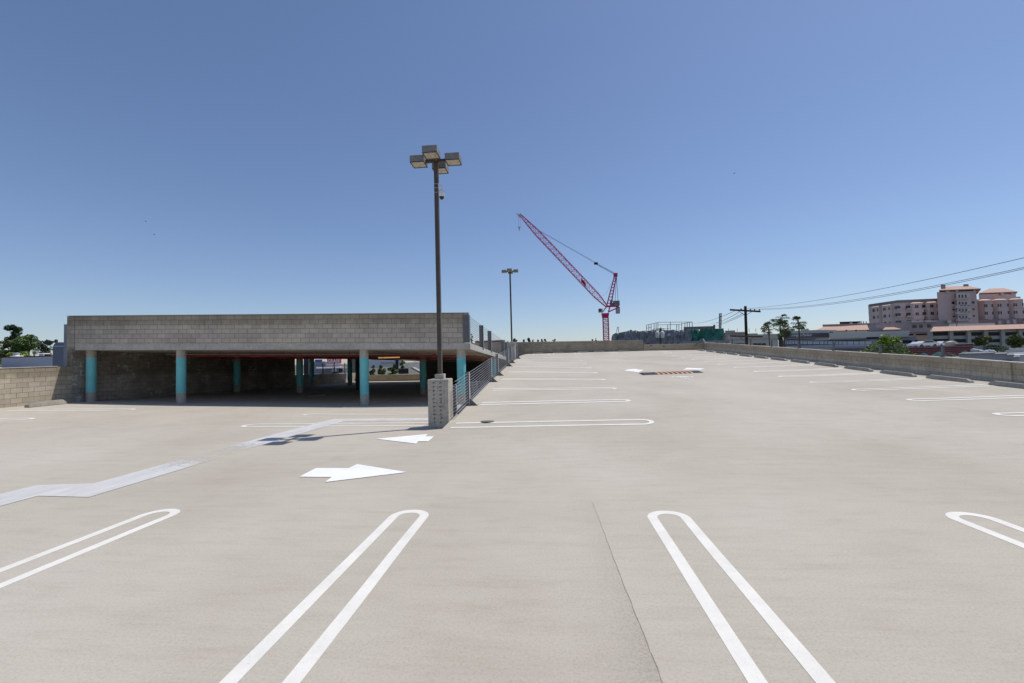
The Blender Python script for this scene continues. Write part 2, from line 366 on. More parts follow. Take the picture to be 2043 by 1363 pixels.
for px in (1056.5,1100,1143.5,1188,1232,1276):
    p=atZ(px,705,2.17); p=Vector((p.x,46.3)); hairpin((p.x,42.6),(p.x,46.4),hw=.22)
def arrow(pts,nm='direction_arrow',side=None,parent=None):
    mm=M(); vs=[(p[0],p[1],Gs(p[0],p[1],side)+.008) for p in pts]; mm.add(vs,[tuple(range(len(vs)))])
    o=mm.build(nm,ARROWP,parent or ldeck)
    if o.data.polygons[0].normal.z<0: o.data.flip_normals()
arrow([(-3.93,9.59),(-2.82,8.97),(-2.86,9.24),(-2.29,9.21),(-2.35,9.81),(-2.87,9.84),(-2.92,10.18)],side='L')
arrow([(-2.25,6.68),(-3.29,7.22),(-3.31,6.95),(-3.87,6.96),(-3.84,6.43),(-3.32,6.41),(-3.28,6.14)],side='L')
arrow([onG(*p)[:2] for p in [(1245.4,739.8),(1253,737.2),(1270.5,736.4),(1272.5,737.9),(1284.5,738.0),(1278,741.5),(1274,743.2),(1262,741.5)]],parent=deck)
arrow([onG(*p)[:2] for p in [(1406.4,735.8),(1397,738.2),(1381,737.8),(1363,737.8),(1371,734.2),(1389,734.8)]],parent=deck)
def pav_text(s,px,py,size,rot=0,name='pavement_letters'):
    c=bpy.data.curves.new(name,'FONT'); c.body=s; c.size=size; c.align_x='CENTER'; c.offset=.012
    o=bpy.data.objects.new(name,c); COL.objects.link(o); bpy.context.view_layer.update()
    me=bpy.data.meshes.new_from_object(o); bpy.data.objects.remove(o)
    p=onG(px,py); me.transform(Matrix.Scale(1.5,4,(0,1,0)))
    for v in me.vertices:
        X=p.x+v.co.x; Y=p.y+v.co.y; v.co=(X,Y,Gs(X,Y,'R')+.008)
    me.materials.append(ARROWP); k=bpy.data.objects.new(name,me); COL.objects.link(k); k.parent=deck
pav_text('LIMIT',1366,753.3,.42); pav_text('5',1374,757.2,.42)
arrow([onG(*p,'L')[:2] for p in [(613,791.3),(628,789.2),(651,787.3),(647,789.4),(617,792)]],side='L')
# painted-over strip with its jog
lay([((-7.76,-2),(-7.06,-2),(-7.02,5.5),(-7.70,6.0))],'grey_paint_strip',STRIP,'L',.007,parent=ldeck)
lay([((-7.70,6.0),(-7.02,5.5),(-6.2,5.45),(-6.86,6.1))],'grey_paint_strip',STRIP,'L',.007,parent=ldeck)
lay([((-6.86,6.1),(-6.2,5.45),(-6.18,13.3),(-6.8,13.3))],'grey_paint_strip',STRIP,'L',.007,parent=ldeck)
lay([((-6.18,12.72),(-3.2,12.68),(-3.2,13.28),(-6.18,13.3))],'grey_paint_strip',STRIP,'L',.007,parent=ldeck)
# joint crack in the slab near the camera
CR=nm('dark_crack_line',(.35,.315,.27),scale=20,amt=.3)  # thin line a little darker than the slab, along the crack
def f_rough(n,b):
    g=N(n,'NewGeometry').outputs['Position']; sp=N(n,'SeparateXYZ'); n.links.new(g,sp.inputs[0])
    a1=N(n,'Math',operation='MULTIPLY_ADD'); n.links.new(sp.outputs[1],a1.inputs[0]); a1.inputs[1].default_value=.0333; n.links.new(sp.outputs[0],a1.inputs[2])
    mr=N(n,'MapRange'); n.links.new(a1.outputs[0],mr.inputs[0])
    for i_,v_ in ((1,.12),(2,.612),(3,0),(4,1)): mr.inputs[i_].default_value=v_
    my=N(n,'MapRange'); n.links.new(sp.outputs[1],my.inputs[0])
    for i_,v_ in ((1,4.6),(2,2.4),(3,.15),(4,1)): my.inputs[i_].default_value=v_
    pw=N(n,'Math',operation='POWER'); n.links.new(mr.outputs[0],pw.inputs[0]); pw.inputs[1].default_value=1.6
    pr=N(n,'Math',operation='MULTIPLY'); n.links.new(pw.outputs[0],pr.inputs[0]); n.links.new(my.outputs[0],pr.inputs[1])
    gr=ramp(n,noi(n,g,85,5,.85,(.45,1.6,1)),[(.40,(0,0,0)),(.66,(.36,.36,.36))])
    ml=N(n,'Math',operation='MULTIPLY'); n.links.new(gr,ml.inputs[0]); n.links.new(pr.outputs[0],ml.inputs[1])
    n.links.new(ml.outputs[0],b.inputs['Alpha']); b.inputs['Base Color'].default_value=(.20,.175,.145,1); b.inputs['Roughness'].default_value=.95
RGH=mat('rough_worn_concrete',(.2,.175,.145),.95,build=f_rough)
mm=M(); K_=20
for i in range(K_):
    y0=1.0+4.2*i/K_; y1=1.0+4.2*(i+1)/K_; c0=.612-.0333*y0; c1=.612-.0333*y1
    mm.add([(c0-.55,y0,.0015),(c0,y0,.0015),(c1,y1,.0015),(c1-.55,y1,.0015)],[(0,1,2,3)],RGH)
mm.build('rough_worn_concrete',parent=deck)
mm=M()
pts=[]
for i in range(60):
    y=1.2+i*.07; t=(y-1.2)/4.2; x=.57-.14*t+.004*math.sin(y*3)+rnd.uniform(-.004,.004); pts.append((x,y))
for i,(a,b) in enumerate(zip(pts,pts[1:])):
    wd=.0028*(1-i/62)+.0008
    mm.add([(a[0]-wd,a[1],.003),(a[0]+wd,a[1],.003),(b[0]+wd,b[1],.003),(b[0]-wd,b[1],.003)],[(0,1,2,3)],CR)
mm.build('concrete_crack',parent=deck)
# ================================================================== WALLS
def wall_poly(m,pts,x0,x1,mt): # pts: list (y, zbottom, ztop); wall running along Y between x0 and x1
    for (ya,ba,ta),(yb,bb,tb) in zip(pts,pts[1:]):
        m.hexa([(x0,ya,ba),(x1,ya,ba),(x1,yb,bb),(x0,yb,bb),(x0,ya,ta),(x1,ya,ta),(x1,yb,tb),(x0,yb,tb)],mt)
# right parapet: follows the ramp
W=T('block_wall','long low tan block parapet with white streaks running up the right side of the ramp','wall',(15.9,18,.3))
ys=[-12,-6,0,4,7,9,11,13,15,17,19,21,24,27,30,33,36,39,42,45,47.4]
TR=[(-12,.62),(5,.64),(8,.70),(12,.85),(16.4,1.09),(17.8,1.18),(19.4,1.29),(21.5,1.39),(27.4,1.71),(31.9,1.97),(36.5,2.24),(41.5,2.54),(47.4,2.85)]
topR=lambda y: pl(TR,y)
m=M(); m.sh=lambda x,y:topR(y); wall_poly(m,[(y,-1.0,topR(y)) for y in ys],15.9,16.1,BLOCKR); m.build('wall_body',parent=W)
m=M(); wall_poly(m,[(y,topR(y)+.001,topR(y)+.035) for y in ys],15.88,16.12,nm('pale_mortar_cap',(.50,.47,.42),scale=4,amt=.12)); m.build('wall_cap',parent=W)
m=M(); m.sh=lambda x,y:topR(y); wall_poly(m,[(y,G(15.9,y,'R')-.1,topR(y)-.005) for y in (16.75,17.15)],15.84,15.897,BLOCKR); m.build('control_joint_pier',parent=W)
# far walls
W2=T('block_wall','tall grey block wall closing the far end of the ramp behind the wheel stops','wall',(3,47.4,2.1))
xa,xb=atY(1020,700,47.4).x-1.2,atY(1283.5,700,47.4).x; zt=lambda x: 3.47-(x-xa)*.012
m=M(); m.hexa([(xa,47.4,1.5),(xb,47.4,1.5),(xb,47.6,1.5),(xa,47.6,1.5),(xa,47.4,zt(xa)),(xb,47.4,zt(xb)),(xb,47.6,zt(xb)),(xa,47.6,zt(xa))],BLOCK); m.build('wall_body',parent=W2)
m=M(); m.hexa([(xa,47.37,zt(xa)+.002),(xb+.03,47.37,zt(xb)+.002),(xb+.03,47.63,zt(xb)+.002),(xa,47.63,zt(xa)+.002),(xa,47.37,zt(xa)+.04),(xb+.03,47.37,zt(xb)+.04),(xb+.03,47.63,zt(xb)+.04),(xa,47.63,zt(xa)+.04)],MT['pale_mortar_cap']); m.build('wall_cap',parent=W2)
m=M(); m.box(xb+.05,15.898,47.4,47.6,1.5,2.80,BLOCKR); m.box(xb+.05,15.878,47.38,47.62,2.802,2.84,MT['pale_mortar_cap'])
tag(m.build('block_wall'),'short low block wall at far corner of the ramp beside the taller far wall','wall')
# left wall
W3=T('block_wall','sunlit tan block wall on the left edge of the deck running into the covered level','wall',(-21.5,15,.3))
topL=lambda y: 1.72+(y-8)*.0165 if y<17.5 else 1.88
m=M(); m.sh=lambda x,y:topL(y)
wall_poly(m,[(y,-1.0,topL(y)) for y in (-12,-4,2,8,12,15,17.5,18.1)],-21.75,-21.5,BLOCKL)
m.build('wall_body',parent=W3)
m=M(); wall_poly(m,[(y,topL(y)+.001,topL(y)+.03) for y in (-12,2,8,12,15,17.5)],-21.77,-21.48,MT['pale_mortar_cap']); m.build('wall_cap',parent=W3)
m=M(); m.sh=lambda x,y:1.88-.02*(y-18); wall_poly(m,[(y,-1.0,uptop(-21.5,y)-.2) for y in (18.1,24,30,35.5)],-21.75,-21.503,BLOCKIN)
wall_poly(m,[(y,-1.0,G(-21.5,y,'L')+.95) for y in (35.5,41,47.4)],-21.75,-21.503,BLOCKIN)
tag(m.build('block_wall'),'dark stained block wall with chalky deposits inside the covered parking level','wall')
# efflorescence comes from the material of the inner wall
# ================================================================== UPPER DECK
U=T('upper_parking_deck','raised parking level on teal columns with a grey block parapet across its front','parking deck',(-12,18.2,2.3))
xs=[-21.5,-16,-11,-7,-3.34]; yy=[18.2,22,26,30,34,38,42,45.3]
m=M(); vs=[];fs=[]
for zz in (0,-.255):
    for y in yy:
        for x in xs: vs.append((x,y,uptop(x,y)+zz))
nx=len(xs); K=nx*len(yy)
for j in range(len(yy)-1):
    for i in range(nx-1):
        a=j*nx+i; m.add([vs[a],vs[a+1],vs[a+nx+1],vs[a+nx]],[(0,1,2,3)],DECK)
        m.add([vs[K+a],vs[K+a+nx],vs[K+a+nx+1],vs[K+a+1]],[(0,1,2,3)],SOFFIT)
for i in range(nx-1):
    m.quad(vs[K+i],vs[K+i+1],vs[i+1],vs[i],SLABM); b=(len(yy)-1)*nx+i; m.quad(vs[b],vs[b+1],vs[K+b+1],vs[K+b],SLABM)
LIGHTEDGE=mat('pale_slab_edge',(.5,.48,.44),.9,build=f_oldconc((.55,.53,.49),(.75,.75,.74),.5))
for j in range(len(yy)-1):
    a=j*nx+nx-1; m.quad(vs[K+a],vs[K+a+nx],vs[a+nx],vs[a],LIGHTEDGE); a=j*nx; m.quad(vs[a],vs[a+nx],vs[K+a+nx],vs[K+a],SLABM)
m.build('deck_slab',parent=U)
# front parapet
tp=lambda x: 3.66+(-3.34-x)*(.50/18.4)
m=M(); m.sh=lambda x,y:tp(x)
n=8
for i in range(n):
    a=-21.5+(21.5-3.62)*i/n; b=-21.5+(21.5-3.62)*(i+1)/n
    m.hexa([(a,18.2,uptop(a,18.2)+.002),(b,18.2,uptop(b,18.2)+.002),(b,18.4,uptop(b,18.2)+.002),(a,18.4,uptop(a,18.2)+.002),(a,18.2,tp(a)),(b,18.2,tp(b)),(b,18.4,tp(b)),(a,18.4,tp(a))],BLOCK)
m.build('parapet',parent=U)
m=M(); m.sh=lambda x,y:tp(x); m.box(-21.9,-21.52,18.197,18.6,-.6,tp(-21.5),BLOCKL); m.build('end_pier',parent=U)
m=M()
for i in range(n):
    a=-21.88+(21.88-3.38)*i/n; b=-21.88+(21.88-3.38)*(i+1)/n
    m.hexa([(a,18.17,tp(a)+.003),(b,18.17,tp(b)+.003),(b,18.43,tp(b)+.003),(a,18.43,tp(a)+.003),(a,18.17,tp(a)+.03),(b,18.17,tp(b)+.03),(b,18.43,tp(b)+.03),(a,18.43,tp(a)+.03)],nm('grey_mortar_cap',(.30,.29,.27),scale=4,amt=.12))
m.build('parapet_cap',parent=U)
m=M(); m.box(-3.618,-3.39,18.2,18.4,uptop(-3.5,18.2)+.02,3.64,BLOCK); m.build('parapet_end',parent=U)
m=M(); m.box(-3.62,-3.37,18.17,18.197,2.43,3.6,STEEL); m.box(-3.387,-3.36,18.2,18.42,2.43,3.6,STEEL)
for z in (2.52,2.8,3.1,3.45):
    for x in (-3.58,-3.43): m.tube([(x,18.172,z),(x,18.155,z)],.014,IRON)
m.build('anchor_plate',parent=U)
# far parapet of the upper deck
m=M(); m.hexa([(-21.5,45.05,uptop(-21.5,45.05)+.002),(-3.4,45.05,uptop(-3.4,45.05)+.002),(-3.4,45.25,uptop(-3.4,45.2)+.002),(-21.5,45.25,uptop(-21.5,45.2)+.002),(-21.5,45.05,3.6),(-3.4,45.05,3.38),(-3.4,45.25,3.38),(-21.5,45.25,3.6)],BLOCK); m.build('far_parapet',parent=U)
m=M()
for y in (22.8,32.0,40.5): m.hexa([(-21.4,y,uptop(-21.4,y)-.33),(-3.6,y,uptop(-3.6,y)-.33),(-3.6,y+.4,uptop(-3.6,y)-.33),(-21.4,y+.4,uptop(-21.4,y)-.33),(-21.4,y,uptop(-21.4,y)-.26),(-3.6,y,uptop(-3.6,y)-.26),(-3.6,y+.4,uptop(-3.6,y+.4)-.26),(-21.4,y+.4,uptop(-21.4,y+.4)-.26)],SOFFIT)
m.build('soffit_beam',parent=U)
# retaining wall under the ramp edge, closes the covered level on its right side
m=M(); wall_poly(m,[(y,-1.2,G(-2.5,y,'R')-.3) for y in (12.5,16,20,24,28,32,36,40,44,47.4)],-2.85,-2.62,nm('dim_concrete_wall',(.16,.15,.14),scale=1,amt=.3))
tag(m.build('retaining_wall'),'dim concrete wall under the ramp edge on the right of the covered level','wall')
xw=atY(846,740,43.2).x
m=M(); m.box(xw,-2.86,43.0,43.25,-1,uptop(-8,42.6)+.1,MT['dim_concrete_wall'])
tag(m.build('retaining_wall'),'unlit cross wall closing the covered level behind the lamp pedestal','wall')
# far low wall of covered level
m=M(); zb=-.5; m.box(-21.4,-3.2,47.0,47.2,-1,.28,BLOCKR); m.box(-21.4,-3.2,46.97,47.23,.282,.32,MT['pale_mortar_cap'])
tag(m.build('block_wall'),'low sunlit block wall seen beneath the upper level at its far side','wall')
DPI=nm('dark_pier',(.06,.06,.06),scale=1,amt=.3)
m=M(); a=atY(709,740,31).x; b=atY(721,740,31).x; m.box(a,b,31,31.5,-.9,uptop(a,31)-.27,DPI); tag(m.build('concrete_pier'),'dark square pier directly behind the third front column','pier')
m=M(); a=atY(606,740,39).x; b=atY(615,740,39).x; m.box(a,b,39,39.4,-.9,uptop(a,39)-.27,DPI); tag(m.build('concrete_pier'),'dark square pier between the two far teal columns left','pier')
# columns
ctop=lambda x,y: uptop(x,y)-.256
def column(x,y,r,label,scale=1):
    z0=G(x,y,'L'); z1=ctop(x,y); h=z1-z0
    t=T('parking_column',label,'column',(x,y,z0),'teal banded columns under the upper level')
    m=M(); m.lathe((x,y,z0-.15),[(0,r),(h+.3,r)],PEDM,24); m.build('concrete_shaft',parent=t)
    m=M(); m.lathe((x,y,z0+h*.19),[(0,r+.004),(h*.665,r+.004)],TEAL,24); m.build('painted_band',parent=t); return t
def xat(px,py,y): return atY(px,py,y).x
for i,(px,lab) in enumerate([(182,'teal banded column at front left beside the stained block wall'),(361.5,'teal banded column at front with red pipe behind it, second from the left'),(727,'teal banded column at front nearest the lamp post on its left'),(921,'teal banded column at front right behind the cable railing')]):
    column(xat(px,760,18.45 if i else 18.6),18.45 if i else 18.6,.185,lab)
for (px,y,lab) in [(473,27.5,'shaded teal column in second row near the dark block wall'),(598,27.4,'shaded teal column in second row left of the daylight opening'),(844,27.2,'shaded teal column in second row just left of the concrete lamp pedestal'),(984,27.0,'teal column seen through cables of the ramp railing'),
                   (622,36.6,'distant teal column in third row against the street view'),(698,37.5,'distant teal column in third row beside the hanging sign')]:
    column(xat(px,745,y),y,.2,lab)
# red pipe, branch and hangers
pz=lambda x,y: ctop(x,y)-.20
A=atY(345,706.5,20.0); B=atY(866,711,20.0)
t=T('sprinkler_pipe','red fire sprinkler pipe hanging under the upper level soffit','pipe',(-10,20,2))
xa_,xb_=A.x,B.x
P=lambda x,y:(x,y,pz(x,y))
m=M(); m.tube([P(xa_+(xb_-xa_)*i/8,20.0) for i in range(9)],.045,REDP,10); m.build('main_pipe',parent=t)
m=M(); m.lathe((xb_,20,pz(xb_,20)-.085),[(0,.05),(.03,.085),(.14,.085),(.17,.05)],REDP,12); m.build('pipe_coupling',parent=t)
m=M(); m.tube([P(xb_,20),P(-3.55,20.6),P(-3.7,27)],.04,REDP,8); m.build('branch_pipe',parent=t)
m=M(); m.tube([P(-20.8+17*i/6,24.5) for i in range(7)],.03,REDP,8); m.build('branch_pipe',parent=t)
for i in range(8):
    x=xa_+(xb_-xa_)*(i+.5)/8; q=pz(x,20)
    m=M(); m.tube([(x,20,q),(x,20,q+.2)],.008,IRON); m.tube([(x,20,q-.03),(x,20,q-.10)],.012,REDP); m.build('pipe_hanger',parent=t)
LAMPW=mat('warm_tube_diffuser',(.8,.55,.25),.5)
b=LAMPW.node_tree.nodes['Principled BSDF']; b.inputs['Emission Color'].default_value=(1,.55,.2,1); b.inputs['Emission Strength'].default_value=.4
def fixture(px0,px1,py,Y,lab,mt):
    a=atY(px0,py,Y); c=atY(px1,py,Y); t=T('ceiling_light',lab,'light fixture',((a.x+c.x)/2,Y,a.z),'tube lights under the upper level')
    m=M(); m.box(a.x,c.x,Y,Y+.25,a.z+.02,a.z+.09,nm('fixture_metal',(.4,.35,.28),scale=3,amt=.1)); m.build('fixture_body',parent=t)
    m=M(); m.bev(a.x+.03,c.x-.03,Y+.03,Y+.22,a.z-.03,a.z+.019,.01,mt); m.build('diffuser',parent=t)
    for x in (a.x+.15,c.x-.15): m=M(); m.tube([(x,Y+.12,a.z+.09),(x,Y+.12,ctop(x,Y))],.008,IRON); m.build('hanger_rod',parent=t)
fixture(753,796,714,21.5,'glowing amber tube light under the soffit right of the third front column',LAMPW)
fixture(498,585,711.7,21.5,'unlit pinkish tube light fixture behind the long red pipe',nm('dull_pink_diffuser',(.45,.2,.16),scale=3,amt=.1))
# ================================================================== CABLE RAILINGS
def rail_post(m,x,y,z,h,foot=True,w=.11,s=1):
    m.box(x-.03,x+.03,y-w/2,y+w/2,z,z+h,STEEL); m.box(x+.031,x+.045,y-w/2,y+w/2,z,z+h,CABLE)  # pale strip on the right face stands in for its sunlit edge
    m.box(x-.085,x-.031,y-.012,y+.012,z,z+h,STEEL)
    if foot:
        for q in (-.05,.05): m.prism([(x+.046,y+q-.006,z+.012),(x+.24,y+q-.006,z+.012),(x+.046,y+q-.006,z+.2)],(0,.012,0),STEEL)
        m.box(x-.1,x+.28,y-.09,y+.09,z,z+.012,STEEL)
RL=T('cable_railing','grey steel cable railing climbing the left edge of the ramp from the lamp pedestal','railing',(-2.5,13,0))
PY=[13.15,18.2,20.6,25.5,27.8,33.0]
for y in PY:
    m=M(); rail_post(m,-2.5,y,G(-2.5,y,'R'),1.0 if y<30 else .95,w=.14 if y<30 else .1); m.build('post',parent=RL)
for k in range(11):
    h=.96-k*.085; m=M(); pts=[(-2.5,11.32,G(-2.5,11.4,'R')+h+.02)]
    for y in PY: pts.append((-2.5,y,G(-2.5,y,'R')+h))
    pts.append((-2.62,34.6,G(-2.5,34.6,'R')+h)); m.tube(pts,.0065,CABLE,5); m.build('cable',parent=RL)
m=M()
for a,b_ in zip(range(12,34),range(13,35)): m.hexa([(-2.66,a,G(-2.5,a,'R')-.35),(-2.56,a,G(-2.5,a,'R')-.35),(-2.56,b_,G(-2.5,b_,'R')-.35),(-2.66,b_,G(-2.5,b_,'R')-.35),(-2.66,a,G(-2.5,a,'R')+.05),(-2.56,a,G(-2.5,a,'R')+.05),(-2.56,b_,G(-2.5,b_,'R')+.05),(-2.66,b_,G(-2.5,b_,'R')+.05)],nm('shadow_toned_curb',(.09,.095,.11),scale=3,amt=.2))  # curb coloured dark blue-grey to stand in for shadow on the concrete
m.build('edge_curb',parent=RL)
# railing on the lower side
RL2=T('cable_railing','lower cable railing descending into the covered level behind the ramp railing','railing',(-3.0,13,0))
LY=[13.6,17.4,21.6,26.2]
for y in LY:
    m=M(); rail_post(m,-3.0,y,G(-3,y,'L'),1.0,foot=False,w=.07); m.build('post',parent=RL2)
for k in range(10):
    h=.95-k*.095; m=M(); m.tube([(-3.0,11.4,G(-3,11.4,'L')+h)]+[(-3.0,y,G(-3,y,'L')+h) for y in LY],.0065,CABLE,5); m.build('cable',parent=RL2)
# railing on upper deck edge
RL3=T('cable_railing','cable railing along the upper deck edge sloping down from the parapet end','railing',(-3.38,24,2.3))
UY=[]
for px in (961.5,977.5,1003,1009): UY.append(atX(px,685,-3.38).y)
for y in UY:
    z=uptop(-3.38,y); m=M(); m.box(-3.50,-3.30,y-.04,y+.04,z-.1,z+1.12,STEEL); m.box(-3.299,-3.285,y-.05,y+.05,z-.1,z+1.12,CABLE); m.build('post',parent=RL3)  # paler right strip paints the sunlit side of each post
for k in range(12):
    h=1.08-k*.085; m=M(); m.tube([(-3.36,18.42,2.43+h)]+[(-3.36,y,uptop(-3.36,y)+h) for y in UY]+[(-3.36,42,uptop(-3.36,42)+h)],.009,STEEL,5); m.build('cable',parent=RL3)
# railing on top of right wall
RL4=T('cable_railing','thin cable railing on top of the right parapet in front of the streets beyond','railing',(16,18,1.2))
RY=[]
for px,py in ((1431,684),(1461,688),(1498,692),(1540,696),(1594,700),(1664,703),(1757,707),(1882,713)): RY.append(atX(px,py,16.0).y)
RY.append(9.5); RY.append(3.)
for y in RY:
    z=topR(y)+.036; m=M(); m.box(15.965,16.035,y-.05,y+.05,z,z+.46,STEEL); m.box(15.93,16.07,y-.08,y+.08,z,z+.01,STEEL); m.build('post',parent=RL4)
for k in range(5):
    h=.44-k*.09; m=M(); m.tube([(16.0,y,topR(y)+.036+h) for y in [46.5]+RY],.004,STEEL,5); m.build('cable',parent=RL4)
m=M(); Y=47.3
a=atY(1385,690,46.9);b_=atY(1402.5,676.5,46.9);c=atY(1410,689,46.6)
m.tube([a,b_],.06,STEEL,6); m.tube([b_,c],.08,CABLE,6)
tag(m.build('corner_brace'),'bent metal rails meeting in a peak over the far wall corner','metal brace')
for q,l_ in ((((1302,676),(1298.5,690)),'dark strut leaning over the short far wall, near the taller wall'),(((1314,682),(1325,692)),'dark slanted strut over the short far wall, below the transformer pole')):
    m=M(); m.tube([atY(*q[0],48.2),atY(*q[1],47.36)],.05,DARK,6); tag(m.build('corner_brace'),l_,'metal brace')
# ================================================================== LAMP POSTS
def lamp(x,y,z0,ph,poleh,pw,label,camdome,px=0):
    t=T('lamp_post',label,'lamp post',(x,y,z0),'four headed lamp posts on concrete pedestals')
    m=M(); m.bev(x-.265,x+.265,y-.265,y+.265,z0-.2,z0+ph,.012,PEDM); ped=m.build('pedestal',parent=t)
    if camdome:
        r=random.Random(2)
        for cx_ in (x-.10,x+.07):
            m=M()
            for i in range(11):
                z=z0+.07+i*.1; 
                for k in range(9):
                    a=math.radians(20+k*24); rr=.019+r.uniform(-.004,.004)
                    c0=(cx_+r.uniform(-.006,.006)+rr*math.cos(a),y-.268,z+rr*math.sin(a)); s_=r.uniform(.006,.012)
                    m.add([(c0[0]-s_,c0[1],c0[2]-s_*.6),(c0[0]+s_,c0[1],c0[2]-s_),(c0[0]+s_*.7,c0[1],c0[2]+s_),(c0[0]-s_*.8,c0[1],c0[2]+s_)],[(0,1,2,3)],PIT)
            m.build('form_tie_marks',parent=ped)['kind']='stuff'
    m=M(); m.bev(x-.115,x+.115,y-.115,y+.115,z0+ph+.001,z0+ph+.13,.01,PEDM); m.build('pole_base',parent=t)
    h=pw/2; zt=z0+ph+.13+poleh
    m=M(); m.box(x-h,x+h,y-h,y+h,z0+ph+.131,zt,BRONZE); m.build('pole',parent=t)
    m=M(); m.box(x-.30,x+.30,y-.035,y+.035,zt+.002,zt+.075,BRONZE); m.box(x-.035,x+.035,y-.30,y-.036,zt+.002,zt+.075,BRONZE); m.box(x-.035,x+.035,y+.036,y+.30,zt+.002,zt+.075,BRONZE); m.build('cross_arm',parent=t)
    for dx,dy in ((-1,0),(1,0),(0,-1),(0,1)):
        cx_,cy_=x+dx*.47,y+dy*.47; s=.19
        m=M(); m.bev(cx_-s,cx_+s,cy_-s,cy_+s,zt-.02,zt+.155,.012,HEADM); hd=m.build('lamp_head',parent=t)
        m=M(); m.box(cx_-s+.02,cx_+s-.02,cy_-s+.02,cy_+s-.02,zt-.03,zt-.021,LENS); m.build('lens',parent=hd)
        m=M(); 
        for a,b2,c2,d in ((-s,s,-s,-s+.02),(-s,s,s-.02,s),(-s,-s+.02,-s+.021,s-.021),(s-.02,s,-s+.021,s-.021)): m.box(cx_+a,cx_+b2,cy_+c2,cy_+d,zt-.04,zt-.021,IRON)
        m.build('lens_frame',parent=hd)
    if camdome:
        cz=z0+ph+.13+poleh*.852; k=M()
        c=T('security_camera','white dome security camera strapped to the near lamp post','camera',(x+.14,y-.03,cz))
        m=M(); m.lathe((x+.145,y-.04,cz-.12),[(0,.075),(.08,.085),(.16,.065),(.2,.025)],WPL,16); m.build('housing',parent=c)
        m=M(); m.lathe((x+.145,y-.04,cz-.195),[(0,.018),(.025,.048),(.074,.066)],BLK,16); m.build('dome',parent=c)
        m=M(); m.tube([(x+.145,y-.04,cz+.05),(x+.13,y-.03,cz+.2),(x+.06,y,cz+.22)],.016,WPL,8); m.box(x+h+.001,x+h+.025,y-.035,y+.035,cz+.02,cz+.26,WPL); m.build('bracket',parent=c)
        
        for dz in (.0,.12,.23): m=M(); m.box(x-h-.003,x+h+.003,y-h-.003,y+h+.003,cz+dz,cz+dz+.012,CABLE); m.build('strap',parent=c)
    return t
lamp(-2.895,11.36,.06,1.17,5.63,.105,'tall bronze lamp post with four box heads on the near concrete pedestal',True)
p=atY(1022,716,35.2); lamp(p.x,35.2,G(-2.5,35.2,'R'),1.17,5.6,.12,'smaller distant four headed lamp post at the top of the ramp railing',False)
# ================================================================== WHEEL STOPS, DRAIN, SPEED BUMP
def stop_mesh(L,mt,axis):
    m=M(); h=.14; b=.085; t=.05; e=.16
    # along +X, ends tapered
    V=[(-L/2,-b,0),(L/2,-b,0),(L/2,b,0),(-L/2,b,0),(-L/2+.02,-b+.012,h*.45),(L/2-.02,-b+.012,h*.45),(L/2-.02,b-.012,h*.45),(-L/2+.02,b-.012,h*.45),(-L/2+e,-t,h),(L/2-e,-t,h),(L/2-e,t,h),(-L/2+e,t,h)]
    if axis=='Y': V=[(-y,x,z) for x,y,z in V]
    m.add(V,[(3,2,1,0),(8,9,10,11)]+[(i,(i+1)%4,4+(i+1)%4,4+i) for i in range(4)]+[(4+i,4+(i+1)%4,8+(i+1)%4,8+i) for i in range(4)],mt); return m
proto=None; gy='concrete wheel stops'
YS=[12.1,14.55,17.05,19.5,21.95,24.45,26.95,29.4,31.85,34.35,36.85,39.3,41.8,44.4]
n_=0
for i,y in enumerate(YS):
    y=y+.95; x=14.87; z=G(x,y,'R')
    nth=i-1
    lab='grey wheel stop by the right parapet, '+('cut off by the photo edge' if i==1 else 'nearest the camera of all, outside the corner' if i==0 else (ordn(nth-1)+' whole one from the near end'))
    if i==0: continue
    if proto is None:
        proto=stop_mesh(1.85,STOPM,'Y').build('wheel_stop'); tag(proto,lab,'wheel stop','wheel stops along the right parapet'); o=proto
    else: o=dup(proto,label=lab)
    o.location=(x,y,z+.003); o.rotation_euler=(math.atan(.058),0,rnd.uniform(-.012,.012))
proto2=None
for i,(a,b_) in enumerate(((1026,1041),(1063,1084),(1104,1126),(1152,1174),(1185,1208),(1233,1256))):
    c=atY((a+b_)/2,704,46.75)
    lab='pale wheel stop at the far wall, '+('partly behind the lamp pedestal' if i==0 else ordn(i-1)+' to the right of the lamp pedestal')
    if proto2 is None: proto2=stop_mesh(1.22,STOPL,'X').build('wheel_stop'); tag(proto2,lab,'wheel stop','wheel stops against the far wall'); o=proto2
    else: o=dup(proto2,label=lab)
    o.location=(c.x,46.75,G(c.x,46.75,'R')+.003)
o=stop_mesh(1.75,STOPL,'Y').build('wheel_stop'); tag(o,'weathered tan wheel stop lying by the left wall at the shadow edge','wheel stop')
p=onG(89,809,'L'); p1=onG(53,813.5,'L'); p2=onG(129,806,'L'); o.location=((p1.x+p2.x)/2,(p1.y+p2.y)/2,G(p.x,p.y,'L')+.003); o.rotation_euler=(0,0,math.atan2(p2.y-p1.y,p2.x-p1.x)-math.pi/2); o.scale=(1.3,(p2-p1).length/1.75,1.35)
p=onG(972.5,841.5,'R'); t=T('floor_drain','round cast iron floor drain set across the stripe near the lamp pedestal','drain',(p.x,p.y,p.z))
m=M(); m.lathe((p.x,p.y,p.z+.002),[(0,.17),(.009,.17),(.010,.15)],IRON,28); m.build('drain_rim',parent=t)
m=M(); 
for i in range(7): yy_=p.y-.11+i*.037; hw=math.sqrt(max(.0,.135**2-(yy_-p.y)**2)); m.box(p.x-hw,p.x+hw,yy_-.008,yy_+.008,p.z+.0125,p.z+.017,nm('pale_grate',(.33,.31,.28),scale=9,amt=.2))
m.build('drain_grate',parent=t)
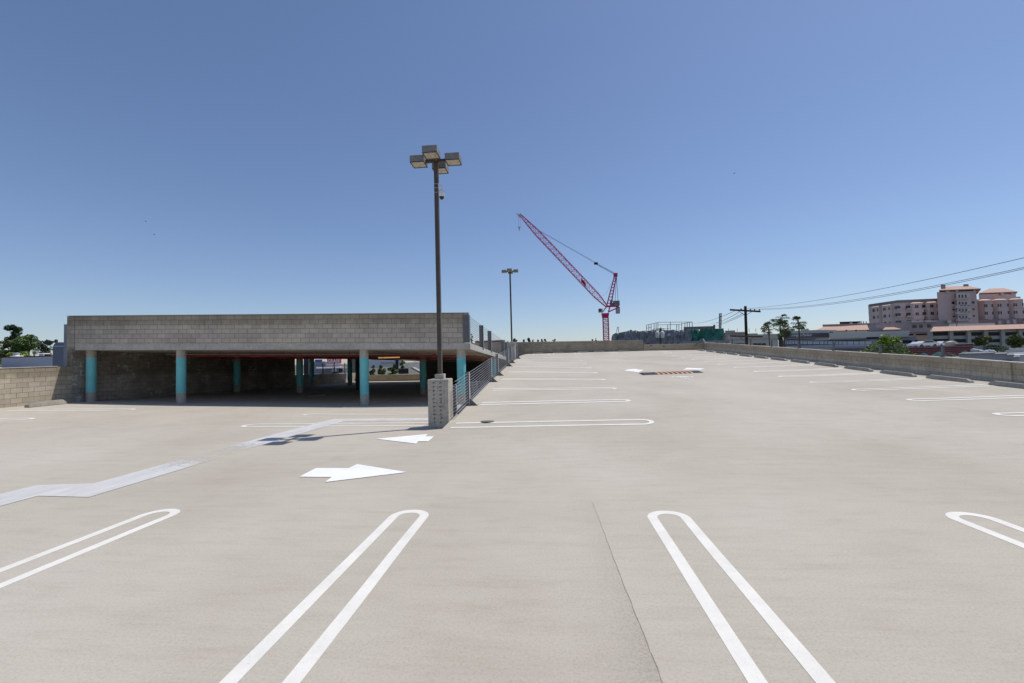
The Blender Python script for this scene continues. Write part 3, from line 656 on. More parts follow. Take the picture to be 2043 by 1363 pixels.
c=[onG(*q,'R') for q in ((1274.3,744.6),(1282,748.9),(1405,743.9),(1391.7,740.4))]
t=T('speed_bump','black rubber speed bump with orange stripes across the ramp aisle','speed bump',((c[0].x+c[2].x)/2,(c[0].y+c[2].y)/2,c[0].z))
A0,A1=c[0],c[3]; B0,B1=c[1],c[2]; m=M(); K=30; H=.055
sec=[(0,0),(.15,.7),(.35,1),(.65,1),(.85,.7),(1,0)]
def bp(u,v,hh): a=A0.lerp(A1,u); b2=B0.lerp(B1,u); q=a.lerp(b2,v); e=min(1,min(u,1-u)/.03); return Vector((q.x,q.y,G(q.x,q.y,'R')+.002+hh*H*e))
vs=[bp(i/K,v,hh) for i in range(K+1) for v,hh in sec]; fs=[]
for i in range(K):
    for j in range(5): a=i*6+j; fs.append((a,a+1,a+7,a+6))
m.add(vs,fs,RUBBER); o=m.build('bump_body',parent=t)
for k in range(8):
    u=.215+k*.077; m=M()
    for j in range(5):
        (v0,h0),(v1,h1)=sec[j],sec[j+1]; s0=.03*v0; s1=.03*v1
        q=[bp(u+s0,v0,h0),bp(u+s0+.036,v0,h0),bp(u+s1+.036,v1,h1),bp(u+s1,v1,h1)]; m.add([(a.x,a.y,a.z+.004) for a in q],[(0,1,2,3)],ORANGE)
    m.build('warning_stripe',parent=t)
# ================================================================== BEYOND THE DECK
GZ=-9.2
def pX(px,py,Y): return atY(px,py,Y).x
def pZ(px,py,Y): return atY(px,py,Y).z
def lattice(m,P0,P1,w0,w1,n,r,mt,up=Vector((0,1,0)),tri=False,wm=None):
    P0=Vector(P0);P1=Vector(P1);d=(P1-P0).normalized(); a=d.cross(up).normalized(); b=a.cross(d).normalized()
    cor=[(-1,-1),(1,-1),(1,1),(-1,1)] if not tri else [(-1,-1),(1,-1),(0,1)]
    def W(t):
        if wm is None: return w0+(w1-w0)*t
        return w0+(wm-w0)*min(1,t/.12) if t<.12 else (wm if t<.8 else wm+(w1-wm)*(t-.8)/.2)
    def C(t,k): q=P0.lerp(P1,t); c=cor[k%len(cor)]; return q+a*c[0]*W(t)/2+b*c[1]*W(t)/2
    for k in range(len(cor)):
        m.tube([C(i/n,k) for i in range(n+1)],r,mt,4,False)
    for i in range(n):
        for k in range(len(cor)):
            if i%2==0: m.tube([C(i/n,k),C((i+1)/n,k+1)],r*.5,mt,4,False,caps=False)
            else: m.tube([C(i/n,k+1),C((i+1)/n,k)],r*.5,mt,4,False,caps=False)
            m.tube([C(i/n,k),C(i/n,k+1)],r*.5,mt,4,False,caps=False)
# ---- crane
YC=176.
q=lambda px,py,dy=0: atY(px,py,YC+dy)
base=q(1209.5,676); slew=q(1207.5,628); K0=Vector((base.x,YC,GZ))
t=T('tower_crane','tall crimson luffing tower crane rising behind the far wall','crane',K0)
m=M(); lattice(m,K0,(base.x,YC,slew.z-1.2),2.0,2.0,32,.16,CRANE); m.build('mast',parent=t)
m=M(); s=slew; m.hexa([(s.x-1.1,YC-1.1,s.z-1.3),(s.x+1.1,YC-1.1,s.z-1.3),(s.x+1.1,YC+1.1,s.z-1.3),(s.x-1.1,YC+1.1,s.z-1.3),(s.x-1.4,YC-1.4,s.z+.5),(s.x+1.4,YC-1.4,s.z+.5),(s.x+1.4,YC+1.4,s.z+.5),(s.x-1.4,YC+1.4,s.z+.5)],CRANE); m.build('slewing_unit',parent=t)
pv=q(1210.5,611.5); tip=q(1036.5,427.5)
m=M()
for dy in (-1,1):
    m.tube([(s.x-1.1,YC+dy,s.z+.9),(pv.x,YC+dy,pv.z)],.22,CRANE,4,False); m.tube([(s.x+1.3,YC+dy,s.z+.9),(pv.x+1.2,YC+dy,pv.z)],.18,CRANE,4,False)
e=q(1234,611.5); 
for dy in (-1,1):
    m.tube([(pv.x,YC+dy,pv.z+.1),(e.x,YC+dy,pv.z-.1)],.24,CRANE,4,False); m.tube([(s.x+1.2,YC+dy,s.z+1.0),(e.x,YC+dy,pv.z-.5)],.26,CRANE,4,False)
m.box(pv.x,e.x,YC-1,YC+1,pv.z-.25,pv.z-.05,CRANE); m.build('counter_deck',parent=t)
m=M(); at_=q(1228,549)
for dy in (-.9,.9):
    for a_,b2 in (((pv.x-.1),-.55),((pv.x+1.6),.55)): m.tube([(a_,YC+dy,pv.z),(at_.x+b2*.6,YC+dy*.6,at_.z)],.2,CRANE,4,False)
for i in range(1,10):
    u=i/10; c0=Vector((pv.x-.1,YC,pv.z)).lerp(Vector((at_.x-.33,YC,at_.z)),u); c1=Vector((pv.x+1.6,YC,pv.z)).lerp(Vector((at_.x+.33,YC,at_.z)),u)
    for dy in (-.9+.36*u,.9-.36*u): m.tube([c0+Vector((0,dy,0)),c1+Vector((0,dy,0))],.1,CRANE,4,False)
m.box(at_.x-.7,at_.x+.7,YC-.8,YC+.8,at_.z-.6,at_.z+.7,CRANE); m.build('apex_frame',parent=t)
m=M(); lattice(m,pv,tip,.8,.6,34,.13,CRANE,wm=2.1); 
d=(tip-pv).normalized(); c=pv.lerp(tip,.26); m.prism([c+d*-1.5+Vector((0,-.5,-.9)),c+d*1.5+Vector((0,-.5,-.9)),c+d*1.3+Vector((0,-.5,.5)),c+d*-1.0+Vector((0,-.5,.4))],(0,1,0),nm('crane_winch_red',(.4,.03,.06),scale=1,amt=.3)); m.build('boom',parent=t)
m=M()
for i in range(3): c=q(1031+i*2.6,429+i*1.4); m.tube([(c.x,YC-1,c.z-1),(c.x,YC+1,c.z+.6)],.1,CRANEG,4,False); m.tube([(c.x,YC-1,c.z+.6),(c.x+.8,YC-1,c.z-1)],.1,CRANEG,4,False)
m.build('tip_sheave_frame',parent=t)
m=M(); hk=q(1036,456)
for px in (1034,1037.8): m.tube([q(px,434),q(px+.3,451.5)],.05,CRANEG,4,False)
m.build('hoist_rope',parent=t)
m=M(); m.prism([(hk.x-.55,YC-.3,hk.z+.7),(hk.x+.55,YC-.3,hk.z+.7),(hk.x+.1,YC-.3,hk.z-.9),(hk.x-.1,YC-.3,hk.z-.9)],(0,.6,0),mat('hook_block_paint',(.6,.6,.58),.5)); m.build('hook_block',parent=t)
m=M(); nd=q(1190,525.5); bt=pv.lerp(tip,.79)+Vector((.8,0,.9))
for dy in (-.5,.5):
    m.tube([bt+Vector((0,dy,0)),nd+Vector((0,dy,0))],.05,DARK,4,False); m.tube([nd+Vector((0,dy,0)),at_+Vector((0,dy,.6))],.045,DARK,4,False); m.tube([nd+Vector((0,dy,-.4)),at_+Vector((0,dy,.1))],.06,DARK,4,False)
m.box(nd.x-.9,nd.x+.5,YC-.6,YC+.6,nd.z-.4,nd.z+.3,DARK); m.build('luffing_pendant',parent=t)
m=M()
for px,py in ((1227,604),(1233,603)): m.tube([at_+Vector((.4,0,-.3)),q(px,py)],.09,DARK,4,False)
m.build('backstay_rope',parent=t)
m=M(); a=q(1214,608);b=q(1236,611)
m.box(q(1224,608).x,q(1235.5,608).x,YC-1.2,YC+1.2,pv.z+.1,pv.z+2.0,CRANEG); m.box(q(1217,608).x,q(1223,608).x,YC-.9,YC+.9,pv.z+.1,pv.z+1.3,CRANEG)
m.tube([(q(1220,608).x,YC-1,pv.z+1.9),(q(1220,608).x,YC+1,pv.z+1.9)],.5,CRANEG,8)
m.build('winch_unit',parent=t)
m=M(); m.box(q(1229,617).x,q(1236,617).x,YC-1.1,YC+1.1,q(1232,625.5).z,q(1232,613).z,mat('counterweight_concrete',(.42,.43,.42),.9)); m.build('counterweight',parent=t)
m=M(); m.bev(q(1193.5,620).x,q(1201.5,620).x,YC-1.8,YC-.2,q(1197,624).z,q(1197,616.3).z,.15,mat('cab_paint',(.5,.52,.53),.5)); cb=m.build('cab',parent=t)
m=M(); m.box(q(1193.6,620).x-.03,q(1198.6,620).x,YC-1.83,YC-1.801,q(1197,623).z,q(1197,617).z,BLK); m.build('cab_window',parent=cb)
m=M(); 
m.tube([q(1200,591),q(1204,589.5),q(1210,585),q(1215,575),(at_.x-.6,YC,at_.z-1.5)],.05,CRANEG,4,False); m.build('slack_cable',parent=t)
# ---- utility poles and wires
YP=40.; pt=atY(1487,611,YP)
t=T('utility_pole','dark timber utility pole with long crossarm behind the right parapet','utility pole',(pt.x,YP,GZ))
m=M(); bt=atY(1490,700,YP); m.tube([(bt.x+.1,YP,GZ),(bt.x,YP,bt.z),(pt.x,YP,pt.z)],.15,DARK,10,r2=.11); m.build('pole',parent=t)
a=atY(1456.5,618,YP-.25); b=atY(1517,621.5,YP-.25)
m=M(); m.hexa([(a.x,a.y-.06,a.z-.08),(b.x,b.y-.06,b.z-.08),(b.x,b.y+.06,b.z-.08),(a.x,a.y+.06,a.z-.08),(a.x,a.y-.06,a.z+.06),(b.x,b.y-.06,b.z+.06),(b.x,b.y+.06,b.z+.06),(a.x,a.y+.06,a.z+.06)],DARK); m.build('crossarm',parent=t)
for p0,p1 in (((1472,620),(1486,629)),((1501,621.5),(1489,628.5))): m=M(); m.tube([atY(*p0,YP-.2),atY(*p1,YP-.2)],.025,DARK,4,False); m.build('arm_brace',parent=t)
a=atY(1457,670.5,YP-.25); b=atY(1521,672,YP-.25); m=M(); BR=nm('rusty_brown_timber',(.11,.07,.05),scale=3,amt=.3)
m.hexa([(a.x,a.y-.06,a.z-.07),(b.x,b.y-.06,b.z-.07),(b.x,b.y+.06,b.z-.07),(a.x,a.y+.06,a.z-.07),(a.x,a.y-.06,a.z+.07),(b.x,b.y-.06,b.z+.07),(b.x,b.y+.06,b.z+.07),(a.x,a.y+.06,a.z+.07)],BR); o=m.build('crossarm',parent=t); o['label']='rusty brown lower crossarm'
for p0,p1 in (((1474,672),(1485,679.5)),((1504,673),(1491,679))): m=M(); m.tube([atY(*p0,YP-.2),atY(*p1,YP-.2)],.022,BR,4,False); m.build('arm_brace',parent=t)
IN=[]
for px,py in ((1478.5,616.5),(1497,617),(1505.5,617.5),(1515,618)):
    p=atY(px,py,YP-.25); IN.append(p); m=M(); m.lathe((p.x,p.y,p.z-.14),[(0,.02),(.08,.02),(.09,.06),(.15,.06),(.18,.02)],DARK,8); m.build('insulator',parent=t)
def wire(p0,p1,label,sag=.0,grp=None,r=.012,mid=None):
    m=M(); P0,P1=Vector(p0),Vector(p1); pts=[]
    for i in range(17):
        u=i/16; p=P0.lerp(P1,u); p.z-=sag*4*u*(1-u); pts.append(p)
    m.tube(pts,r,mat('black_cable',(.02,.02,.022),.6),4,False); tag(m.build('overhead_wire'),label,'wire',grp)
g='overhead wires on the timber pole'
wire(IN[0],atX(2100,501,17.3),'uppermost overhead wire sweeping right from the timber pole',.35,g)
wire(IN[1],atX(2100,521,17.8),'middle overhead wire sweeping right, close above the lowest one',.42,g)
wire(IN[3],atX(2100,524,18.2),'lowest overhead wire sweeping right from the pole crossarm end',.40,g)
for i,(p0,p1,l) in enumerate((((1465,621),(1385,645),'highest wire falling left from the timber pole towards the building site'),((1474,623),(1418,645),'second highest wire falling left from the timber pole'),((1482,625),(1428,644.5),'third wire down falling left from the timber pole'),((1486,627),(1405,655),'lowest wire falling left from the timber pole'))):
    wire(atY(*p0,YP),atY(*p1,95),l,.3,g,.02)
# pole with white transformers
YT=52.; p=atY(1317.5,655,YT); t=T('utility_pole','short brown pole carrying white transformers in front of dark site netting','utility pole',(p.x,YT,GZ))
m=M(); m.tube([(p.x,YT,GZ),p],.17,nm('brown_pole_timber',(.10,.09,.06),scale=4,amt=.4),8,r2=.13); m.build('pole',parent=t)
for px in (1311.5,1321.5):
    c=atY(px,668,YT-.3); m=M(); m.lathe((c.x,c.y,c.z-.35),[(0,.2),(.62,.24),(.7,.18),(.78,.05)],mat('transformer_paint',(.6,.61,.6),.5),12); m.build('transformer',parent=t)
a=atY(1309,657,YT); b=atY(1324,657,YT); m=M(); m.box(a.x,b.x,YT-.25,YT-.16,a.z-.05,a.z+.05,DARK); m.build('crossarm',parent=t)
# ---- foliage
def leafmat(name,c1,c2,c3):
    def f(n,b):
        gi=N(n,'NewGeometry'); rp=ramp(n,gi.outputs['Random Per Island'],[(0,c1),(.55,c2),(1,c3)])
        n.links.new(mix(n,rp,ramp(n,noi(n,gi.outputs['Position'],.6,3,.6),[(.35,(.6,.62,.55)),(.62,(1.15,1.15,1.1))]),1.0),b.inputs['Base Color'])
    return mat(name,c2,.6,build=f)
LG=leafmat('green_leaves',(.045,.085,.025),(.10,.17,.045),(.19,.28,.08))
LD=leafmat('dark_green_leaves',(.035,.065,.035),(.07,.115,.055),(.12,.17,.075))
LY_=leafmat('yellow_green_leaves',(.07,.13,.012),(.20,.30,.03),(.38,.46,.09))
LO=leafmat('olive_leaves',(.05,.06,.02),(.11,.14,.04),(.20,.22,.08))
LP=leafmat('palm_leaves',(.03,.06,.02),(.08,.13,.04),(.19,.25,.10))
BARK=nm('tree_bark',(.13,.10,.075),scale=4,amt=.35)
def leaves(m,blobs,n,size,mt,rr):
    tot=sum(b[3]*b[4]*b[5] for b in blobs)**1
    for bx_ in blobs:
        x,y,z,a,b,c=bx_; k=max(8,int(n*a*b*c/tot))
        for _ in range(k):
            while True:
                u=Vector((rr.uniform(-1,1),rr.uniform(-1,1),rr.uniform(-1,1)))
                if .25<u.length<1: break
            u=u.normalized()*(u.length**.35)*rr.uniform(.82,1.08)
            p=Vector((x+u.x*a,y+u.y*b,z+u.z*c)); s=size*rr.uniform(.5,1.25)
            d1=Vector((rr.gauss(0,1),rr.gauss(0,1),rr.gauss(0,.6))).normalized(); d2=d1.cross(Vector((rr.gauss(0,1),rr.gauss(0,1),rr.gauss(0,1)))).normalized()
            m.add([p-d1*s,p+d2*s*.5,p+d1*s,p-d2*s*.5],[(0,1,2,3)],mt)
def tree(px0,px1,pyt,pyb,Y,mt,label,name='tree',n=1500,seed=1,nb=14,grp=None,ls=None,ground=GZ,cat='tree'):
    a=atY(px0,(pyt+pyb)/2,Y); b=atY(px1,(pyt+pyb)/2,Y); zt=pZ((px0+px1)/2,pyt,Y); zb=pZ((px0+px1)/2,pyb,Y)
    cx=(a.x+b.x)/2; W=(b.x-a.x)/2; H=(zt-zb)/2; cz=(zt+zb)/2; rr=random.Random(seed)
    t=T(name,label,cat,(cx,Y,ground),grp)
    m=M(); m.tube([(cx,Y,ground),(cx+W*.05,Y,(ground+cz)/2),(cx,Y,cz)],max(.12,W*.09),BARK,8,r2=max(.05,W*.04))
    bl=[]
    for i in range(nb):
        u=rr.uniform(0,2*math.pi); h=rr.uniform(-.72,.66); rad=math.sqrt(max(.05,1-h*h))*rr.uniform(.2,.66); s=rr.uniform(.24,.38)
        x=cx+W*rad*math.cos(u); y=Y+W*rad*math.sin(u)*.9; z=cz+H*h; bl.append((x,y,z,W*s,W*s,min(W,H)*s*rr.uniform(.8,1.1)))
        if i%2==0: m.tube([(cx,Y,cz-H*.5),(x*.6+cx*.4,y*.6+Y*.4,cz*.5+z*.5),(x,y,z)],max(.05,W*.03),BARK,5,r2=.03)
    m.build('trunk',parent=t)
    m=M(); leaves(m,bl,n,ls or max(W,H)*.085,mt,rr); m.build('crown',parent=t); return t
# left trees
tree(12,39,645,690,95,LD,'tall dark conifer-like tree standing above the others at far left',n=2600,seed=3,nb=20)
tree(2,46,674,716,84,LO,'rounded grey-green tree below the tall dark tree at far left',n=2400,seed=5)
tree(34,82,668,716,78,LG,'broad mid-green tree behind the white building roof',n=3200,seed=6,nb=18)
tree(76,108,677,714,72,LD,'dark tree beside the grey tank behind the left wall',n=2200,seed=8)
tree(-30,8,684,720,88,LG,'green tree cut off by the left edge of the photo',n=2000,seed=9)
tree(14,58,700,716,66,LY_,'low yellow-green bush on the white building roofline',n=1400,seed=10,name='bush',cat='bush')
tree(60,76,694,712,64,leafmat('flowering_leaves',(.10,.13,.06),(.18,.2,.1),(.3,.3,.18)),'pale flowering shrub among the left trees',n=500,seed=12,name='bush',cat='bush')
tree(126,138,670,677,60,LD,'tiny tuft of dark leaves peeking past the left end of the raised parapet',n=200,seed=44,nb=5)
# far trees over the end wall
FT=[(1023,1032,675,684),(1042,1047,677,684),(1049,1060,674.5,684),(1062,1064,677,683),(1072,1075,677.5,683),(1080,1084,675,683),(1085,1090,676,683),(1101,1109,675,683),(1012,1017,678,684),(1181,1185,675,680),(1186,1190,675,680)]
FL=['pointed far conifer just right of the distant lamp post','narrow far treetop left of the bushy distant group','bushy far treetop group over the end wall','tiny far palm top right of the bushy distant group','small far palm top second from the bushy distant group','thin far treetop left of its slightly bushier neighbour','far treetop touching a thinner one over the end wall','wide low far treetop midway to the crane','small far treetop directly left of the distant lamp post','tiny far treetop left of the crane mast','tiny far treetop nearest the crane mast']
for i,(a,b,c,d) in enumerate(FT): tree(a-.8,b+.8,c-1.0,d+6,260+i*9,leafmat('haze_tinted_leaves',(.06,.09,.085),(.10,.14,.13),(.15,.19,.18)),FL[i],n=700,seed=20+i,nb=7,ls=.45,grp='treetops beyond the end wall',name='distant_tree')  # distance haze is mixed into these leaf colours
# palms
def palm(px,pyc,Y,rc,label,seed,pyt=None,lean=0,nf=24,thick=.16,trunkm=BARK):
    rr=random.Random(seed); c=atY(px,pyc,Y); t=T('palm_tree',label,'palm tree',(c.x+lean,Y,GZ),'fan palms beyond the right parapet')
    m=M(); m.tube([(c.x+lean,Y,GZ),(c.x+lean*.6,Y,(GZ+c.z)/2),(c.x,Y,c.z)],thick*1.25,trunkm,8,r2=thick*.8); m.build('trunk',parent=t)
    m=M()
    for i in range(nf):
        az=rr.uniform(0,2*math.pi); el=math.asin(rr.uniform(-.85,1)); L=rr.uniform(.42,.62)*rc
        d=Vector((math.cos(az)*math.cos(el),math.sin(az)*math.cos(el),math.sin(el))); hub=c+d*L+Vector((0,0,-.15*L))
        m.tube([c,c+d*L*.5,hub],.03,BARK,4,False,caps=False)
        side=d.cross(Vector((0,0,1))).normalized(); upv=side.cross(d)
        for k in range(15):
            a=(-1.25+2.5*k/14)+rr.uniform(-.06,.06); dd=(d*math.cos(a)+side*math.sin(a)).normalized(); l=rc*.52*rr.uniform(.75,1.05)
            e=hub+dd*l*.6+upv*.03*rc; f=hub+dd*l+Vector((0,0,-.22*rc*rr.uniform(.5,1.3))); wv=dd.cross(upv).normalized()*.032*rc
            m.add([hub,e-wv,f,e+wv],[(0,1,2,3)],LP)
    m.build('crown',parent=t)
    if seed%2==0:
        m=M()
        for i in range(26):
            az=rr.uniform(0,6.28); r0=rr.uniform(.1,.35)*rc; z0=c.z-rr.uniform(.0,.3)*rc; x0=c.x+r0*math.cos(az); y0=Y+r0*math.sin(az)
            m.add([(x0-.06*rc,y0,z0),(x0+.06*rc,y0,z0),(x0+.02,y0,z0-.45*rc)],[(0,1,2)],nm('dead_frond',(.16,.13,.08),scale=5,amt=.3))
        m.build('dead_fronds',parent=t)
palm(1533,653,75,1.25,'shortest fan palm, left of the palm cluster',3,lean=.3,thick=.1)
palm(1555.5,637,80,1.6,'tallest fan palm in the middle of the cluster',4,thick=.13)
m=M(); tt_=[o for o in COL.objects if o.name.startswith('palm_tree')][-1]; c=atY(1557.5,668,80)
m.tube([(c.x,80,GZ),(c.x,80,c.z-1),(c.x-.1,80,c.z)],.42,nm('dead_frond_skirt',(.045,.04,.03),scale=4,amt=.4),9,r2=.3); m.build('frond_skirt',parent=tt_)
palm(1564,658,68,1.25,'lower fan palm overlapping the tallest palm, with drooping dead fronds',6,thick=.14)
palm(1593,643,75,1.4,'fan palm standing alone right of the cluster before the dark sign',7,lean=.15,thick=.12)
# vine bush on the right wall
YV=27.5
t=tree(1748,1800,670,716,YV,LY_,'bright yellow-green leafy shrub climbing up behind the right parapet',n=900,seed=31,nb=16,name='shrub',cat='shrub',ls=.10)
m=M(); rr=random.Random(5); bl=[]
for px,py,r in ((1728,703,.25),(1740,698,.32),(1748,706,.3),(1757,690,.22),(1768,676,.28),(1766,686,.22),(1776,700,.34),(1783,683,.16),(1797,690,.2),(1799,700,.32),(1808,708,.28),(1824,711,.2),(1835,713,.16),(1718,708,.2),(1790,708,.3)):
    p=atY(px,py,YV); bl.append((p.x,p.y,p.z,r,r,r))
leaves(m,bl,1500,.085,LY_,rr); m.build('trailing_shoots',parent=t)
tree(1940,1985,668,694,60,LO,'round olive tree in front of the long arcaded garage',n=2600,seed=33,nb=16)
tree(2006,2052,667,696,60,LO,'olive tree cut off by the right edge of the photo',n=2600,seed=35,nb=16)
tree(1966,2012,688,702,52,LD,'dark hedge between the olive trees and white pipes',n=1600,seed=36,name='hedge',cat='hedge')
tree(1885,1912,700,714,34,leafmat('dry_leaves',(.1,.07,.04),(.2,.15,.09),(.3,.26,.16)),'sparse dry shrub just beyond the right parapet post',n=160,seed=38,nb=8,name='shrub',cat='shrub')
# ---- buildings
PINK=nm('pink_stucco',(.63,.46,.42),scale=.05,amt=.08); PINKL=nm('pale_pink_stucco',(.71,.555,.50),scale=.05,amt=.07); TRIM=mat('white_trim',(.55,.51,.49),.8)
TILE=mat('terracotta_tile',(.5,.25,.17),.85,build=noisy((.47,.305,.245),scale=2.5,amt=.25)); WIN=mat('dark_window_glass',(.025,.03,.045),.15,spec=.5)
CREAM=nm('cream_render',(.56,.54,.48),scale=.1,amt=.06); GREYB=nm('grey_render',(.45,.44,.44),scale=.1,amt=.08); SIGNC=mat('sign_panel_grey',(.095,.09,.10),.6)
DKG=mat('dark_opening',(.03,.032,.04),.8); WHT=mat('white_render',(.62,.63,.66),.8); MAR=nm('maroon_panels',(.19,.05,.055),scale=.3,amt=.15)
def rect(m,x0,x1,yt,yb,Y,dep,mt,ym=None):
    """box whose front face covers the measured rectangle at distance Y and reaches dep metres back"""
    xm=(x0+x1)/2; y_=(yt+yb)/2
    a,b,z0,z1=pX(x0,y_,Y),pX(x1,y_,Y),pZ(xm,yb,Y),pZ(xm,yt,Y)
    k=dep*((a if xm<1098 else b)*.5+(a+b)*.25)/Y if dep>1.4 else 0   # buildings stand on a street grid turned towards the deck
    m.hexa([(a,Y,z0),(b,Y,z0),(b+k,Y+dep,z0),(a+k,Y+dep,z0),(a,Y,z1),(b,Y,z1),(b+k,Y+dep,z1),(a+k,Y+dep,z1)],mt)
def part(name,par,rects,Y,dep,mt,lab=None):
    if name in ('window','opening','pier','column','light_mast','roof_mast','eave_bracket','buttress','podium_window','parapet_pier','upper_storey_pier','podium_band','roof_equipment','mullion','vent_slot','wall_seam') and len(rects)>1:
        for r_ in rects[:-1]: part(name,par,[r_],Y,dep,mt,lab)
        rects=rects[-1:]
    m=M()
    for r_ in rects: rect(m,*r_,Y,dep,mt)
    o=m.build(name,parent=par)
    if lab: o['label']=lab
    return o
def hiproof(m,x0,x1,ye,yr,Y,dep,mt,over=.6,rx0=None,rx1=None):
    xm=(x0+x1)/2; a=pX(x0,ye,Y)-over; b=pX(x1,ye,Y)+over; z=pZ(xm,ye,Y); yc=Y+dep/2; zr=pZ(xm,yr,yc); ra=pX(rx0,yr,yc); rb=pX(rx1,yr,yc); k=(dep+over)*(a+b)/2/Y
    V=[(a,Y-over,z),(b,Y-over,z),(b+k,Y+dep+over,z),(a+k,Y+dep+over,z),(ra,yc,zr),(rb,yc,zr)]
    V+=[(x,y,zz-.35) for x,y,zz in V[:4]]
    m.add(V,[(0,1,5,4),(1,2,5),(2,3,4,5),(3,0,4),(6,9,8,7),(0,6,7,1),(1,7,8,2),(2,8,9,3),(3,9,6,0)],mt)
# hospital
YH=250.
H=T('hospital_building','large pink hotel-like block with bay towers and terracotta roofs on the far right','building',(pX(1885,650,YH),YH,GZ))
def prismwall(m,pts,ztop,zbot,dep,mt):  # pts: plan polyline [(x,y)], extruded, with depth towards +y
    for (a,b) in zip(pts,pts[1:]):
        k=dep*a[0]/a[1] if dep>1.4 else 0
        m.hexa([(a[0],a[1],zbot),(b[0],b[1],zbot),(b[0]+k,b[1]+dep,zbot),(a[0]+k,a[1]+dep,zbot),(a[0],a[1],ztop),(b[0],b[1],ztop),(b[0]+k,b[1]+dep,ztop),(a[0]+k,a[1]+dep,ztop)],mt)
ztw=pZ(1836,598.8,YH)
def farY(px,py,z):  # distance at which a point of height z projects to px,py
    d=ray(px,py); return (EYE+d*((z-EYE.z)/d.z))
cL=farY(1732,609.3,ztw); cM=farY(1790,601,ztw); plan=[(cL.x,cL.y),(cM.x,cM.y),(pX(1870.5,600,YH),YH)]
m=M(); prismwall(m,plan,ztw,GZ,18,PINKL); m.build('left_wing_wall',parent=H)
m=M(); prismwall(m,[(a,b-.35) for a,b in plan],ztw+.5,ztw-.9,18.7,nm('taupe_cornice',(.26,.22,.21),scale=.1,amt=.1)); m.build('cornice',parent=H)
def planY(x):
    for a,b in zip(plan,plan[1:]):
        if x<=b[0]: return a[1]+(b[1]-a[1])*(x-a[0])/(b[0]-a[0])
    return plan[-1][1]
def onplan(px,py):  # point on the wing facade seen at px,py
    d=ray(px,py); best=None
    for a,b in zip(plan,plan[1:]):
        ex,ey=b[0]-a[0],b[1]-a[1]; det=-d.x*ey+ex*d.y
        if abs(det)<1e-6: continue
        tt=(-a[0]*ey+ex*a[1])/det; u=(d.x*a[1]-d.y*a[0])/det
        if -.02<=u<=1.02: best=EYE+d*tt
    return best or EYE+d*(YH/d.y)
fl=[ztw-3.3-3.9*k for k in range(3)]
for k,zf in enumerate(fl):
    m=M(); prismwall(m,[(a,b-.3) for a,b in plan],zf-2.0+1.1,zf-2.0+.75,.4,TRIM); m.build('floor_band',parent=H)
def bay(A,B,zt,zb,prot,roofh,par,wx,mt=PINKL,bandz=(),fz=()):
    A=Vector(A[:2]); B=Vector(B[:2]); L=(B-A).length; e=(B-A)/L; n=Vector((e.y,-e.x)); c=(A+B)/2
    P=[A,A+e*L*.14+n*prot,B-e*L*.14+n*prot,B]
    m=M(); m.prism([(p.x,p.y,zb) for p in P],(0,0,zt-zb),mt); o=m.build('bay_wall',parent=par)
    Q=[c+(p-c)*1.08 for p in P]; m=M(); V=[(p.x,p.y,zt) for p in Q]+[(*(c-e*L*.2),zt+roofh),(*(c+e*L*.2),zt+roofh)]
    m.add(V,[(0,1,4),(1,2,5,4),(2,3,5),(0,3,2,1),(0,4,5,3)],nm('pale_terracotta_tile',(.62,.45,.37),scale=2,amt=.15)); m.build('bay_roof',parent=o)
    for z in bandz: m=M(); m.prism([(*(c+(p-c)*1.02),z) for p in P],(0,0,.38),TRIM); m.build('floor_band',parent=o)
    for z in fz:
        for fx in wx:
            q=A+e*L*fx+n*(prot if .14<fx<.86 else prot*.45); u=e*.32; w_=n*.07
            m=M(); m.hexa([(*(q-u+w_),z-1),(*(q+u+w_),z-1),(*(q+u+n*.005),z-1),(*(q-u+n*.005),z-1),(*(q-u+w_),z+.55),(*(q+u+w_),z+.55),(*(q+u+n*.005),z+.55),(*(q-u+n*.005),z+.55)],WIN); m.build('window',parent=o)
for (a,b) in ((1742,1760),(1762.5,1784),(1813,1840.5),(1843.5,1869.5)):
    A=onplan(a,625);B=onplan(b,625)
    bay(A,B,ztw-1.7,fl[2]-2.4,2.4 if a>1800 else 1.5,.9,H,(.3,.43,.8),bandz=[z-.95 for z in fl[:2]]+[fl[2]-1.9],fz=fl)
for px in (1788,1791.5,1811,1842.3):
    for k,zf in enumerate(fl):
        A=onplan(px,625); m=M(); m.box(A.x-.7,A.x+.7,A.y-.9,A.y-.02,zf-1.1,zf+.6,WIN); m.build('window',parent=H)
        m=M(); m.box(A.x-1.2,A.x+1.2,A.y-1.5,A.y-.92,zf-1.7,zf-.8,TRIM); m.build('balcony',parent=H)
